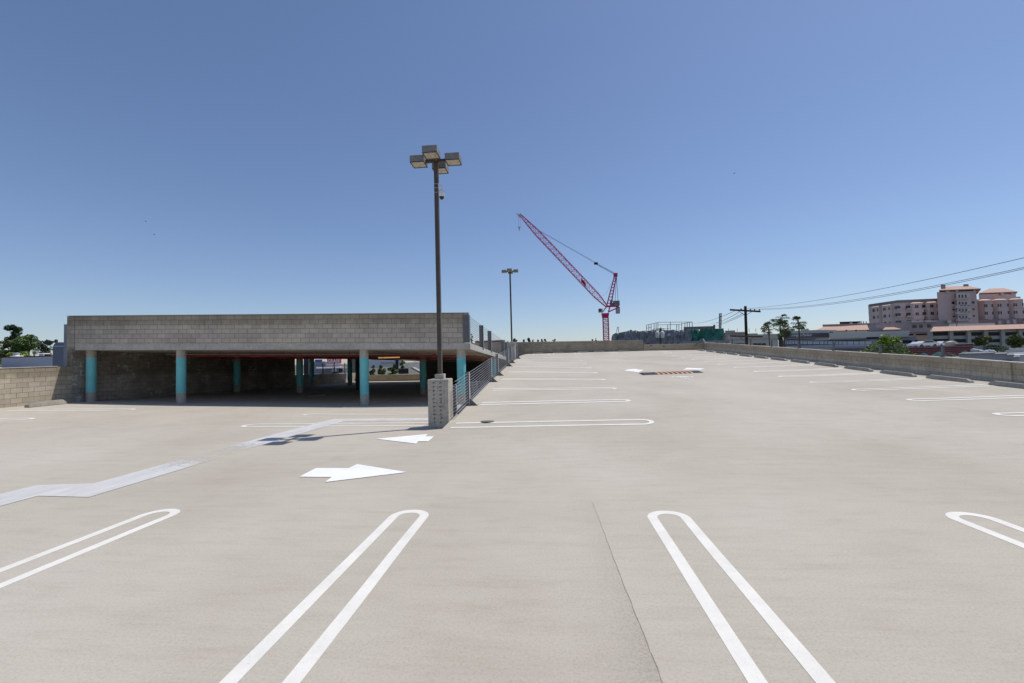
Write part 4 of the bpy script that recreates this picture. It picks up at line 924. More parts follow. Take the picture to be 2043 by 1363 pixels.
# tower
YW=YH-8
tt=part('tower_wall',H,[(1871.5,1950.5,581.5,662)],YW,22,PINK)
part('tower_centre_bay',H,[(1910,1937.5,584,662)],YW-1.5,1.6,PINKL)
part('parapet_pier',tt,[(1888,1894.5,579,585),(1907,1912,578,584),(1943,1946,577,583)],YW-.4,.39,TRIM)
m=M(); rect(m,1874,1947,577.6,581.4,YW+1.6,16,DKG); m.build('roof_terrace',parent=tt)
m=M(); hiproof(m,1874.5,1947.5,578,571,YW,20,TILE,over=1.2,rx0=1889,rx1=1933); m.build('roof',parent=tt)
part('rooftop_unit',tt,[(1877,1886.5,568,577)],YW+3,3,nm('roof_unit_grey',(.33,.30,.29),scale=.4,amt=.2)); part('rooftop_unit',tt,[(1922,1932.5,567,572)],YW+8,3,MT['roof_unit_grey'])
for k,(y0,y1,nm_) in enumerate(((587.5,594.5,'r'),(602.8,607.5,'a'),(616.2,620.8,'r'),(629.6,634.2,'r'))):
    for px in (1914+k*.4,1920.3+k*.4,1927+k*.4):
        m=M(); rect(m,px-1.6,px+1.6,y0+.6,y1,YW-1.56,.05,WIN)
        if nm_=='a': c=atY(px,y0+1.3,YW-1.56); m.tube([(c.x,YW-1.57,c.z),(c.x,YW-1.51,c.z)],.45,WIN,12,False)
        m.build('window',parent=tt)
for k,(y0,y1) in enumerate(((594.6,597.6),(608.6,614),(621.5,627),(635,640.5))):
    m=M(); rect(m,1908.5+k*.6,1935+k*.6,y0,y1,YW-2.6,1.05,TRIM); b_=m.build('balcony',parent=tt)
    if k:
        for px in (1915,1922,1930): m=M(); rect(m,px+k*.5,px+5+k*.5,y0+.5,y0+1.7,YW-2.64,.03,DKG); m.build('balcony_slot',parent=b_)
for px,py in ((1901.5,604.3),(1941.6,603.5)):
    c=atY(px,py,YW); m=M(); m.tube([(c.x,YW-.06,c.z),(c.x,YW-.01,c.z)],.72,WIN,16,False); m.build('round_window',parent=tt)
for px,py in ((1902.6,618),(1942.4,617),(1903,631.5),(1943.3,630.5)): m=M(); rect(m,px-2.2,px+2.2,py-1.6,py+1.6,YW-.06,.05,WIN); m.build('window',parent=tt)
# right wing
rw=part('right_wing_wall',H,[(1951,2036,596,662)],YH,20,PINK)
part('upper_storey',rw,[(1953,2027,586,597)],YH+3,14,PINKL); part('parapet_wall',rw,[(1984,2036,592.8,597)],YH-.5,1,PINK)
m=M(); rect(m,2001,2019,582.5,586,YH+2.8,1,DKG); m.build('roof_terrace',parent=rw)
part('upper_storey_pier',rw,[(1997.5,2003.5,584,590),(2018.5,2021,583,588)],YH+2.2,.5,TRIM)
m=M(); hiproof(m,1954,2022,583.8,575.5,YH+3,14,TILE,over=1,rx0=1974,rx1=2003); m.build('roof',parent=rw)
zr=pZ(1990,599.5,YH); fr=[zr-2.6-3.85*k for k in range(3)]
for (a,b) in ((1951.5,1973.5),(1977,2005.5),(2008.5,2035)):
    bay((pX(a,610,YH),YH-.02),(pX(b,610,YH),YH-.02),zr,fr[2]-2.4,2.6,.9,H,(.16,.32,.82),mt=nm('rose_stucco',(.68,.50,.45),scale=.06,amt=.08),bandz=[z-2.2 for z in fr],fz=fr)
for px in (1975.3,2007):
    for z in fr: x=pX(px,620,YH); m=M(); m.box(x-.8,x+.8,YH-.4,YH-.03,z-1.2,z+.5,DKG); m.build('window',parent=rw)
part('lower_terrace',H,[(1951,2043,637,662)],YH-6,6,nm('mauve_terrace',(.32,.22,.22),scale=.2,amt=.2)); part('terrace_wall',H,[(1895,1951,644,662)],YH-12,4,PINK)
part('podium_wall',H,[(1800,1895,639.5,662)],YH-12,8,nm('dusky_podium',(.42,.345,.335),scale=.1,amt=.12))
part('podium_band',H,[(1819,1842,641.2,643.5),(1846,1869,640.5,642.8),(1890,1898,639,645)],YH-14,2,TRIM)
part('podium_window',H,[(1821,1829,648.5,654.5),(1835,1841,648,654),(1851,1858,647.5,653.5)],YH-12.2,.15,WIN)
part('buttress',H,[(2009,2014,639,646),(2022,2028,638,646),(1992,1998,640,647)],YH-6.5,.5,TRIM)
# far right pink block
t=T('apartment_block','reddish low block at the right photo edge beyond the pink hospital','building',(pX(2045,620,YH+30),YH+30,GZ))
part('wall',t,[(2036.5,2075,612,660)],YH+30,15,nm('brick_red_render',(.36,.2,.18),scale=.1,amt=.1)); part('window',t,[(2040,2046,618,623)],YH+29.9,.08,WIN); part('blue_panel',t,[(2037,2050,625,632)],YH+28,.5,mat('pale_blue_panel',(.3,.42,.6),.6))
# left annex with round window and small tile roof
YA=225.
t=T('annex_building','grey-lilac annex with round window below the left wing of the pink hospital','building',(pX(1765,650,YA),YA,GZ))
part('wall',t,[(1731,1802.5,645.5,668)],YA,12,nm('lilac_render',(.40,.35,.35),scale=.1,amt=.1)); part('coping',t,[(1731,1802.5,644.6,645.6)],YA-.3,12.6,MT['lilac_render'])
c=atY(1750.5,651.5,YA); m=M(); m.tube([(c.x,YA-.1,c.z),(c.x,YA-.02,c.z)],.8,TRIM,16,False); m.tube([(c.x,YA-.14,c.z),(c.x,YA-.11,c.z)],.55,GREYB,16,False); m.build('round_window',parent=t)
m=M(); hiproof(m,1761,1797,657.5,652.8,YA-6,6,TILE,over=.3,rx0=1766,rx1=1783); m.build('porch_roof',parent=t)
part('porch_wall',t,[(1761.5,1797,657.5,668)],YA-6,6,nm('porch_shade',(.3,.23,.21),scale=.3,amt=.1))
# long tile roof building (left)
YB=205.
t=T('tile_roof_building','long low building with big terracotta hip roof left of the pink hospital','building',(pX(1680,660,YB),YB,GZ))
part('wall',t,[(1620,1731,661,672)],YB,14,CREAM)
A=atY(1619,661.5,YB-1);B=atY(1734,658,YB-1);Cc=atY(1730,648,YB+9);D=atY(1642,653,YB+9); B2=atY(1737,657.6,YB+9); zz=(A.z+B.z)/2
for p in (A,B): p.z=zz
m=M(); V=[A,B,Cc,D,Vector((B.x+10,YB+17,zz)),Vector((A.x+10,YB+17,zz))]; m.add(V,[(0,1,2,3),(1,4,2),(4,5,3,2),(5,0,3),(0,5,4,1)],TILE); rf=m.build('roof',parent=t)
part('ridge_parapet',t,[(1641,1735,646.2,650.2)],YB+10,3,nm('taupe_ridge',(.27,.22,.215),scale=.2,amt=.1))
part('dormer',t,[(1639.5,1669,658.5,664)],YB-2,2,GREYB); part('dormer_window',t,[(1641,1663,662.2,663.6)],YB-2.1,.08,DKG)
for px in (1688,1707.5,1730.5): part('eave_bracket',t,[(px,px+2,658,661)],YB-1.6,.3,DKG)
t=T('plant_room','flat dark rooftop plant room with small white vents above the tile roof','building',(pX(1695,645,230),230,GZ))
part('wall',t,[(1675.5,1716.5,643.2,652)],230,10,mat('plant_room_cladding',(.055,.055,.075),.7)); 
m=M(); rect(m,1675,1717,641.6,643.1,229.5,11,MT['plant_room_cladding']); m.build('roof_edge',parent=t)
for px in (1697.5,1713.5): m=M(); c=atY(px,646,227); m.lathe((c.x,227,c.z-1.2),[(0,.7),(1.3,.7),(1.7,.4)],TRIM,12); m.build('vent',parent=t)
for px in (1718.5,1723,1728.5): m=M(); c=atY(px,646,228); m.tube([(c.x,228,c.z-2),(c.x,228,c.z+1.2)],.22,GREYB,6); m.build('flue',parent=t)
# pavilion with dark sign
YQ=185.
t=T('pavilion_building','long cream building with dark lettered sign band and footbridge windows','building',(pX(1690,665,YQ),YQ,GZ))
part('wall',t,[(1563,1655,659.5,700)],YQ+.6,15,CREAM); part('wall',t,[(1655,1815,662,674)],YQ,15,nm('cream_band',(.62,.60,.52),scale=.3,amt=.06)); part('lower_wall',t,[(1655,1830,674,700)],YQ+1.5,15,GREYB)
sg=part('sign_panel',t,[(1565,1653.5,665.3,673.8)],YQ-.4,.9,SIGNC)
c=bpy.data.curves.new('sign_letters','FONT'); c.body='Arrington Pavilion'; c.size=1.35; c.extrude=.04
o=bpy.data.objects.new('tmp',c); COL.objects.link(o); bpy.context.view_layer.update(); me=bpy.data.meshes.new_from_object(o); bpy.data.objects.remove(o)
xs_=[v.co.x for v in me.vertices]; L=atY(1575.5,671.6,YQ-.5); Rr=atY(1620,671,YQ-.5); k=(Rr.x-L.x)/(max(xs_)-min(xs_)); ofs=off(sg)
for v in me.vertices: x,y,z=v.co; v.co=(L.x+x*k-ofs.x,YQ-.46-z*.5-ofs.y,L.z+y*1.25*k-ofs.z)
me.materials.append(mat('sign_letter_white',(.7,.7,.7),.5)); k2=bpy.data.objects.new('sign_letters',me); COL.objects.link(k2); k2.parent=sg
part('canopy',t,[(1572,1629,674.8,676),(1572,1629,678,679.2)],YQ-3,3,nm('canopy_grey',(.42,.42,.42),scale=.4,amt=.05)); part('canopy_shadow_gap',t,[(1571,1627,676.3,677.9)],YQ-1,.5,DKG)  # solid dark bar stands in for shadow between the canopy slabs
part('window',t,[(1729,1753,672.5,676.5),(1814,1822.5,666,669.3),(1827,1850,665.8,668.9),(1787.5,1794,679.5,684.5),(1801,1819,679,684.3),(1825,1845,678.5,683)],YQ-.1,.06,DKG)
# footbridge row of windows
YF=150.
t=T('footbridge','long enclosed footbridge with a row of pale blue windows beyond the parapet','footbridge',(pX(1650,685,YF),YF,GZ))
part('bridge_deck',t,[(1563,1741,688,692.5)],YF,4,nm('bridge_pale',(.43,.44,.46),scale=.3,amt=.05)); part('bridge_roof',t,[(1563,1741,678.8,680.2)],YF,4,STEEL); part('back_wall',t,[(1563,1741,680.2,688)],YF+3.5,.4,GREYB)
wxs=[1564,1569.5,1574,1580,1585.5,1596,1602,1611,1622,1635,1644,1651,1661,1667,1673,1680,1690,1703,1714,1726,1740]
for a,b in zip(wxs,wxs[1:]): part('window',t,[(a+.7,b-.7,681.1,687)],YF-.02,.05,mat('pale_blue_glass',(.48,.53,.60),.3))
for a in wxs: part('mullion',t,[(a-.6,a+.6,680.2,688)],YF-.05,.25,STEEL)
part('pier',t,[(1570,1576,692.5,712),(1732,1738,692.5,715)],YF+1,2,GREYB)
t=T('low_garage','dark fronted low garage below the footbridge with grey fascia','building',(pX(1660,700,120),120,GZ))
part('wall',t,[(1563,1725,696,712)],120,12,nm('dusky_wall',(.20,.21,.24),scale=.2,amt=.2)); part('fascia',t,[(1563,1740,692.8,696.5)],119,14,nm('blue_grey_fascia',(.28,.30,.34),scale=.2,amt=.1)); part('sloped_edge',t,[(1580,1660,698.5,700)],118.5,.5,TRIM)
# arcaded garage with tile mansard
YG=165.
t=T('arcade_garage','grey-green arcaded parking garage with terracotta mansard roof on the right','parking garage',(pX(1950,675,YG),YG,GZ))
part('wall',t,[(1853,2075,659.5,700)],YG+.8,25,nm('sage_render',(.40,.40,.36),scale=.2,amt=.08))
for a in (1855,1896,1931,1965,1999,2034): part('pier',t,[(a,a+6.5,657.5,700)],YG,.79,MT['sage_render'])
for a in (1862,1903,1938.5,1972.5,2006.5,2041):
    w_=32 if a==1862 else 26
    for yt,yb in ((662.8,669.8),(676.5,683.2)): part('opening',t,[(a,a+w_,yt,yb)],YG+.72,.07,DKG)
A=atY(1855,659.8,YG-1.2); E_=atY(2075,655.3,YG-1.2); z0=(A.z+E_.z)/2-.1; zt_=z0+1.75
m=M(); V=[(A.x,YG-1.2,z0),(E_.x,YG-1.2,z0),(E_.x+4,YG+3.5,zt_),(A.x+5,YG+3.5,zt_),(A.x+7,YG+7,z0),(E_.x+7,YG+7,z0)]; m.add(V,[(0,1,2,3),(0,3,4),(3,2,5,4),(0,4,5,1)],TILE); m.build('mansard_roof',parent=t)
part('roof_parapet',t,[(1893,1985,645.8,649.5)],YG+12,2,TRIM)
part('light_mast',t,[(1909,1909.8,636,657)],YG+6,.3,nm('rusty_mast',(.25,.17,.15),scale=1,amt=.1)); part('light_mast',t,[(2022,2022.6,650,656)],YG+4,.2,DKG)
# maroon building, its roof equipment and the grey yard walls
YM=78.
t=T('maroon_building','maroon panelled low building beyond the right parapet with roof equipment','building',(pX(1880,700,YM),YM,GZ))
part('wall',t,[(1812,1943,692.5,718)],YM,8,MAR); part('roof_edge',t,[(1812,1943,691.2,692.6)],YM-.2,8.4,nm('mauve_edge',(.30,.2,.2),scale=.4,amt=.1)); part('upper_wall',t,[(1908,1943,686.5,691.2)],YM+1,6,MAR); part('wall_seam',t,[(1812,1943,698.2,698.7),(1812,1943,704.5,705)],YM-.04,.03,nm('mauve_seam',(.28,.12,.12),scale=.4,amt=.1))
part('upper_roof_edge',t,[(1908,1943,685.6,686.6)],YM+.8,6.4,CREAM)
def car(px,py,Y,w,mt,label,rotz=0,name='parked_car'):
    c=atY(px,py,Y); L=4.5; t=T(name,label,'car',(c.x,Y,c.z),'cars parked beyond the right parapet')
    x0,x1=c.x-L/2,c.x+L/2; z=atY(1846,692.5,108).z
    m=M(); P=[(x0,z+.35),(x0+.05,z+.85),(x0+.9,z+.95),(x0+1.5,z+1.4),(x0+3.2,z+1.42),(x0+3.9,z+1.0),(x1,z+.9),(x1,z+.35)]
    m.prism([(x,Y-.9,zz) for x,zz in P],(0,1.8,0),mt); m.build('body',parent=t)
    m=M(); m.prism([(x0+1.15,Y-.915,z+.98),(x0+1.6,Y-.915,z+1.34),(x0+3.1,Y-.915,z+1.35),(x0+3.6,Y-.915,z+1.0)],(0,.01,0),BLK); m.build('side_windows',parent=t)
    for dx in (.85,3.6):
        for yy_ in (Y-.92,Y+.72): m=M(); m.tube([(x0+dx,yy_,z+.32),(x0+dx,yy_+.2,z+.32)],.32,BLK,14,False); m.build('wheel',parent=t)
CW=mat('white_car_paint',(.7,.7,.7),.3); CS=mat('silver_car_paint',(.4,.42,.45),.3,.5)
car(1833,690,120,0,CW,'white car at the left end behind the maroon building roofline'); car(1858,689.5,126,0,CS,'silver car second from left behind the maroon building'); car(1884,689,122,0,CW,'white car in the middle above the maroon wall'); car(1846,692.5,108,0,CW,'white car nearest, partly hidden at the left end of the maroon wall')
m=M(); c=atY(1903,686,82); hs=[(0,0)]
m.prism([(c.x-.7,82,c.z-.6),(c.x+.75,82,c.z-.6),(c.x+.7,82,c.z+.15),(c.x+.2,82,c.z+.5),(c.x-.6,82,c.z+.3)],(0,1,0),nm('cream_roof_unit',(.5,.47,.38),scale=1,amt=.1)); tag(m.build('roof_unit'),'cream angular roof unit at the step of the maroon building','roof unit')
m=M(); 
t=T('roof_platform','grey parking roof slab carrying cars behind the maroon building','parking deck',(pX(1860,693,110),110,GZ))
m=M(); z=atY(1846,692.5,108).z-.02; m.hexa([(pX(1800,693,104),104,z-.4),(pX(1915,693,104),104,z-.4),(pX(1915,693,132),132,z-.4),(pX(1800,693,132),132,z-.4),(pX(1800,693,104),104,z),(pX(1915,693,104),104,z),(pX(1915,693,132),132,z),(pX(1800,693,132),132,z)],GREYB); m.build('slab',parent=t)
part('column',t,[(1815,1817,696,712),(1900,1902,696,712)],110,.5,GREYB)
TQ=nm('teal_canvas',(.008,.085,.09),scale=2,amt=.2)
for i,(px,py,r_) in enumerate(((1843,708,.42),(1873,706,.55),(1925,703.5,.38),(1946,697.5,.42))):
    c=atY(px,py,55 if i!=3 else 60); lab=['leftmost teal umbrella, low behind the shrub','large teal umbrella left of the near parapet post','small teal umbrella right of the near parapet post','teal umbrella at the right end of the maroon building'][i]
    t=T('patio_umbrella',lab,'umbrella',(c.x,c.y,GZ),'teal umbrellas beyond the right parapet'); m=M(); m.lathe((c.x,c.y,c.z-.25),[(0,r_*1.25),(.25,r_*.8),(.5,.05)],TQ,8); m.build('canopy',parent=t); m=M(); m.tube([(c.x,c.y,GZ),(c.x,c.y,c.z+.2)],.04,STEEL,6); m.build('pole',parent=t)
# grey stepped yard buildings
t=T('stepped_block_building','pale blue-grey block building with stepped parapet close beyond the right wall','building',(pX(1970,712,36),36,GZ))
A=atY(1907,706.5,34);B=atY(1913,704.5,38);
part('wall',t,[(1913,1985,705.8,728),(1985,2010,706.6,728),(2010,2023,708.8,730),(2023,2035,713,732)],36,7,nm('blue_grey_block',(.36,.375,.395),scale=.6,amt=.1)); part('coping',t,[(1912,1985.5,704.9,705.8),(1985.5,2010.5,705.8,706.6),(2010.5,2023.5,708,708.8),(2023.5,2035.5,712.2,713)],35.8,7.4,nm('dark_coping',(.2,.21,.22),scale=.6,amt=.1))
part('vent_slot',t,[(1915,1926,716,717.5),(2000,2020,718.2,719.8)],35.95,.04,DKG)
part('low_wall',t,[(1885,1914,712.5,724)],33,2,nm('blue_grey_low',(.30,.32,.34),scale=.6,amt=.1))
t=T('white_building','white flat roofed building at the right photo edge with pale roof equipment','building',(pX(2035,715,42),42,GZ))
part('wall',t,[(2018,2075,707.5,735)],44,7,mat('white_wall_paint',(.55,.56,.57),.8)); part('roof_equipment',t,[(2000,2043,699.5,704),(2010,2060,694.5,699)],52,3,nm('pale_duct',(.42,.43,.43),scale=.6,amt=.12)); part('roof_slab',t,[(1998,2070,704,706)],50,6,MT['white_wall_paint'])
for i,(px,py) in enumerate(((1949,701),(1958,703),(1974,704.5),(1981,703))):
    c=atY(px,py,47); m=M(); m.tube([(c.x-.45,47,c.z+.15),(c.x,47,c.z+.1),(c.x+.35,47,c.z-.3)],.15,WHT,8); tag(m.build('vent_pipe'),'white bent vent pipe, '+['leftmost, steeply tilted, beside a teal umbrella','second from the left before the dark hedge','third from the left before the dark hedge','rightmost before the dark hedge'][i],'pipe','white vent pipes by the hedge')
# buildings between site and palms
YD=130.
t=T('low_rise_building','low cream building with a row of square windows behind the timber pole','building',(pX(1505,680,100),100,GZ))
part('wall',t,[(1454,1553,676.5,706)],100,14,CREAM); part('roof_band',t,[(1452,1556,667.5,676.4)],99.5,15,nm('pale_cream_band',(.50,.48,.42),scale=.2,amt=.06)); part('window',t,[(a,a+7,685.3,690.8) for a in (1463.5,1471,1478.5)]+[(a,a+7.5,685,691) for a in (1503,1511.5,1520.5)],99.9,.08,DKG)
part('orange_panel',t,[(1521,1528,688.6,691.5)],99.7,.1,mat('orange_panel',(.6,.25,.08),.7))
t=T('flat_office_building','beige flat office block with rooftop rails left of the timber pole','building',(pX(1480,665,160),160,GZ))
part('wall',t,[(1447,1467,659.5,680),(1467,1486,662.5,680),(1486,1512,665.5,682)],160,12,nm('beige_render',(.40,.37,.32),scale=.1,amt=.08)); part('white_roof',t,[(1468,1486,662.2,664.6)],158,3,TRIM)
for px in (1453.5,1471,1494.5,1508): part('roof_mast',t,[(px,px+.5,655.5,663)],162,.2,GREYB)
t=T('beige_block','tan block behind the fan palms with one square window','building',(pX(1580,660,170),170,GZ))
part('wall',t,[(1556,1586,656.5,672)],205,8,nm('tan_render',(.46,.41,.33),scale=.1,amt=.06)); part('window',t,[(1579.5,1583,656.8,659.5)],204.9,.08,DKG)
part('grey_wing',t,[(1586,1640,659.0,668)],202,8,GREYB)
tree(1603,1620,655,664,230,LD,'dark clump of treetops left of the terracotta roof',n=500,seed=60); tree(1523,1528,663,671,240,LD,'thin far treetop left of the short palm trunk',n=200,seed=61,nb=5); tree(1536,1544,664,671,240,LD,'far treetop right of the short palm trunk',n=200,seed=62,nb=5)
# ---- construction site
YN=118.
t=T('construction_building','unfinished building wrapped in grey and green netting with roof scaffold','building under construction',(pX(1335,665,YN),YN,GZ))
part('concrete_frame',t,[(1226,1441,664,700)],YN+2,20,nm('raw_concrete',(.22,.22,.22),scale=.3,amt=.2))
def net(name,top,yb,mt,seed,lab):
    m=M(); rr=random.Random(seed); vs=[];nx=len(top)*6; nz=9
    def ty(px):
        for a,b in zip(top,top[1:]):
            if px<=b[0]: return a[1]+(b[1]-a[1])*(px-a[0])/(b[0]-a[0])
        return top[-1][1]
    a,b=top[0][0],top[-1][0]
    for j in range(nz+1):
        for i in range(nx+1):
            px=a+(b-a)*i/nx; py=ty(px)+(yb-ty(px))*j/nz; 
            y_=YN+.9*noise.noise(Vector((px*.22+seed,j*.35,0)))+.5*noise.noise(Vector((px*.6,j*.9,seed)))
            ed=0 if i>4 else 3.0*(1-i/4.)**2*(1 if seed==1 else 0)
            p=atY(px,py,YN); vs.append((p.x,y_+ed,p.z))
    fs=[(j*(nx+1)+i,(j+1)*(nx+1)+i,(j+1)*(nx+1)+i+1,j*(nx+1)+i+1) for j in range(nz) for i in range(nx)]
    m.add(vs,fs,mt,True); o=m.build(name,parent=t); o['label']=lab; return o
NG=mat('grey_netting',(.13,.14,.16),.8,build=noisy((.27,.28,.30),scale=.7,amt=.45)); NGR=mat('green_netting',(.03,.2,.15),.7,build=noisy((.05,.21,.165),scale=.5,amt=.6))
net('grey_netting',[(1223,673),(1224,667),(1228,664.5),(1235,664),(1251,661),(1255,659.5),(1259,657.8),(1263,660.5),(1268,659),(1275,661.5),(1283,660),(1296,660),(1304,657.5),(1312,659.5),(1323,658.5),(1336,659),(1345,657.5),(1352,660.5),(1360,658),(1372,657),(1379,656.5)],686,NG,1,'grey scaffold netting')
net('green_netting',[(1377,656.5),(1384,656),(1390,658),(1396,660),(1397,656.5),(1410,656),(1425,655.8),(1434,656),(1444,655)],686,NGR,2,'torn green netting')
m=M(); p0=atY(1385,657,YN-1);p1=atY(1397,662,YN-1.2);p2=atY(1392,656,YN-1);m.add([p0,p1,p2,p0+Vector((0,.2,0)),p1+Vector((0,.2,0)),p2+Vector((0,.2,0))],[(0,1,2),(5,4,3),(0,3,4,1),(1,4,5,2),(2,5,3,0)],mat('torn_net_pale',(.3,.45,.4),.7)); m.build('torn_net_flap',parent=t)
def sc_post(px,y0,y1,dy=0,r=.09):
    m.tube([atY(px,y0,YN+dy),atY(px,y1,YN+dy)],r,STEEL,4,False)
m=M()
for px,y in ((1290,648),(1294.5,647),(1299,646.3),(1305,645),(1309,644),(1312.5,643.2),(1318.5,652),(1332,648),(1337.3,643),(1350,648),(1354.5,647.5),(1360,645),(1366.5,644),(1371,643),(1375.5,643),(1381,642.3)): sc_post(px,y,661,1)
for a,b in (((1290,648.5),(1313,643.5)),((1290,655),(1300,653)),((1313,643.3),(1380,642.5)),((1312,648.5),(1352,647.5)),((1350,648),(1381,642.6)),((1302,657),(1336,656))): m.tube([atY(*a,YN+1),atY(*b,YN+1)],.07,STEEL,4,False)
for a,b in (((1230.5,663),(1231.5,653)),((1234,663),(1234.2,653)),((1231.5,653),(1234.2,653))): m.tube([atY(*a,YN+1),atY(*b,YN+1)],.09,STEEL,4,False)
m.build('roof_scaffold',parent=t)
part('brick_upstand',t,[(1364,1424,651.5,656.5),(1423,1427,648,656)],YN+9,3,nm('brown_upstand',(.2,.15,.14),scale=.5,amt=.2))
part('orange_hoarding',t,[(1440,1447.5,664,679)],YN+1,3,nm('orange_hoarding',(.42,.22,.13),scale=1,amt=.2))
m=M(); lattice(m,atY(1436.6,656,YN+3),atY(1437.2,625,YN+3),.42,.42,9,.07,STEEL); m.build('lattice_mast',parent=t)
t=T('site_yard','lilac grey roof strip with clutter between the short far wall and the netting','roof',(pX(1350,684,70),70,GZ))
part('roof_edge',t,[(1285,1455,681,690)],70,20,nm('lilac_roof',(.27,.27,.30),scale=.3,amt=.15)); part('roof_clutter',t,[(a,a+w_,679.6,681.2) for a,w_ in ((1287,9),(1299,4),(1330,7),(1352,12),(1372,3),(1396,9),(1420,14),(1440,6))],71,.6,nm('site_clutter',(.12,.12,.15),scale=2,amt=.4))
part('window_strip',t,[(a,a+6,684,685.6) for a in (1290,1301,1326,1338,1350,1412,1424,1436)],69.93,.05,DKG)
part('mauve_drum',t,[(1298,1307,678.6,686)],66,1,nm('mauve_drum',(.2,.17,.22),scale=2,amt=.2))
# red edged low building behind the ramp railing (far left of end wall)
t=T('red_fascia_building','low building with red fascia seen through the upper deck cable railing','building',(pX(975,685,90),90,GZ))
part('wall',t,[(948,1008,684.5,700)],90,10,CREAM); part('red_fascia',t,[(948,1003,679.5,683)],89.6,11,nm('red_fascia',(.33,.07,.06),scale=1,amt=.15)); part('pale_band',t,[(948,1008,683,684.6)],89.7,10.6,TRIM); part('grey_block',t,[(989,1008,678.5,683)],93,3,GREYB)
tree(935,946,660,690,55,LD,'slim dark tree directly behind the parapet anchor plate',n=260,seed=70,nb=6)
# ---- left side beyond the wall
t=T('white_building','long white flat roofed building with red roof edge beyond the left wall','building',(pX(55,725,34),34,GZ))
a=pX(3,725,34); b=pX(150,725,34); z=pZ(50,712.6,34)
m=M(); m.box(a,b,34,37.5,GZ,z,WHT); m.build('wall',parent=t)
m=M(); m.box(a-.05,b,33.95,37.5,z+.002,z+.07,nm('red_roof_edge',(.16,.05,.05),scale=2,amt=.2)); m.build('roof_edge',parent=t)
c=atY(32.5,710,36); m=M(); m.lathe((c.x,36,z+.07),[(0,.42),(.12,.42),(.14,.24),(.32,.2),(.34,.26),(.4,.22)],mat('vent_white',(.6,.6,.6),.5),20); m.build('roof_vent',parent=t)
c=atY(18,711,37); m=M(); m.lathe((c.x,38,z+.07),[(0,.16),(.2,.14),(.24,.05)],MT['vent_white'],12); m.build('roof_vent',parent=t)
c=atY(82,708,36); m=M(); m.bev(c.x-.22,c.x+.22,36,36.6,z+.07,z+.38,.06,MT['vent_white']); m.box(c.x+.221,c.x+.34,36.1,36.5,z+.1,z+.3,DARK); m.build('roof_unit',parent=t)
m=M(); a2=pX(86,709,37); b2=pX(108,709,37); m.box(a2,b2,36.8,37.3,z+.07,z+.3,nm('tan_roof_ridge',(.42,.34,.28),scale=2,amt=.1)); m.build('roof_ridge',parent=t)
t=T('storage_tank','grey upright tank with rounded top painted sunlit white beside the raised parapet end','tank',(pX(120,700,24),24,GZ))
a=pX(105.2,705,24); b=pX(135,705,24); zt_=pZ(120,683,24)
r_=.32; pts=[(a,GZ),(a,zt_-r_)]+[(a+r_-r_*math.cos(u*math.pi/2/6),zt_-r_+r_*math.sin(u*math.pi/2/6)) for u in range(1,7)]+[(b,zt_),(b,GZ)]
m=M(); m.prism([(x,24,zz) for x,zz in pts],(0,3,0),nm('tank_grey_paint',(.22,.235,.265),scale=1,amt=.06)); m.build('tank_body',parent=t)
m=M(); q_=[(x,zz) for x,zz in pts[1:-1]]; outer=[(x-.012*(1 if i<5 else 0),24-.03,zz+.02) for i,(x,zz) in enumerate(q_)]; 
WT=mat('sunlit_tank_top',(.8,.8,.82),.6); PR2=[(23.96,zt_-.26),(24.06,zt_-.16),(24.45,zt_+.06),(26.9,zt_+.12),(26.9,zt_-.26)]  # near-white colour stands in for sunlight on the tank's rounded edge
m.prism([(a+.10,y,z) for y,z in PR2],(b-a-.12,0,0),WT)
m.prism([(a+.002,y+.12,z-.07) for y,z in PR2],(.1,0,0),WT)
m.build('tank_top',parent=t)
t=T('tile_roof_house','house corner with terracotta tiles at the left photo edge','house',(pX(-5,730,30),30,GZ))
b=pX(4.2,720,32); a=b-8; z0_=pZ(2,722,30)
m=M(); m.box(a,b-.3,27.6,31.6,GZ,z0_-.02,nm('brown_wall',(.14,.06,.04),scale=2,amt=.2)); m.build('wall',parent=t)
m=M(); m.prism([(a,27.3,z0_),(a,32,z0_),(a,29.6,z0_+.45)],(b-a,0,0),TILE); m.build('roof',parent=t)
YL=30.; p=atY(111,682,YL); t=T('mast_light','black horizontal lamp arm silhouetted against trees beside the grey tank','lamp',(p.x,YL,GZ))
m=M(); b=atY(110,677.5,YL); m.tube([(p.x+.1,YL,GZ),(p.x+.05,YL,b.z)],.06,IRON,8); m.build('pole',parent=t)
m=M(); a=atY(88,682,YL); m.box(a.x,p.x+.1,YL-.08,YL+.08,p.z-.07,p.z+.06,IRON); m.box(p.x-.03,p.x+.12,YL-.06,YL+.06,p.z+.061,p.z+.16,IRON); m.build('lamp_arm',parent=t)
m=M(); z1_=pZ(134,647.5,18.9); m.box(pX(132,665,18.9),-21.9,18.8,19.4,-1,z1_,nm('grey_metal_flashing',(.33,.35,.37),scale=1,amt=.1)); tag(m.build('downpipe_cover'),'narrow grey metal cover fixed behind the left end of the raised parapet','metal cover')
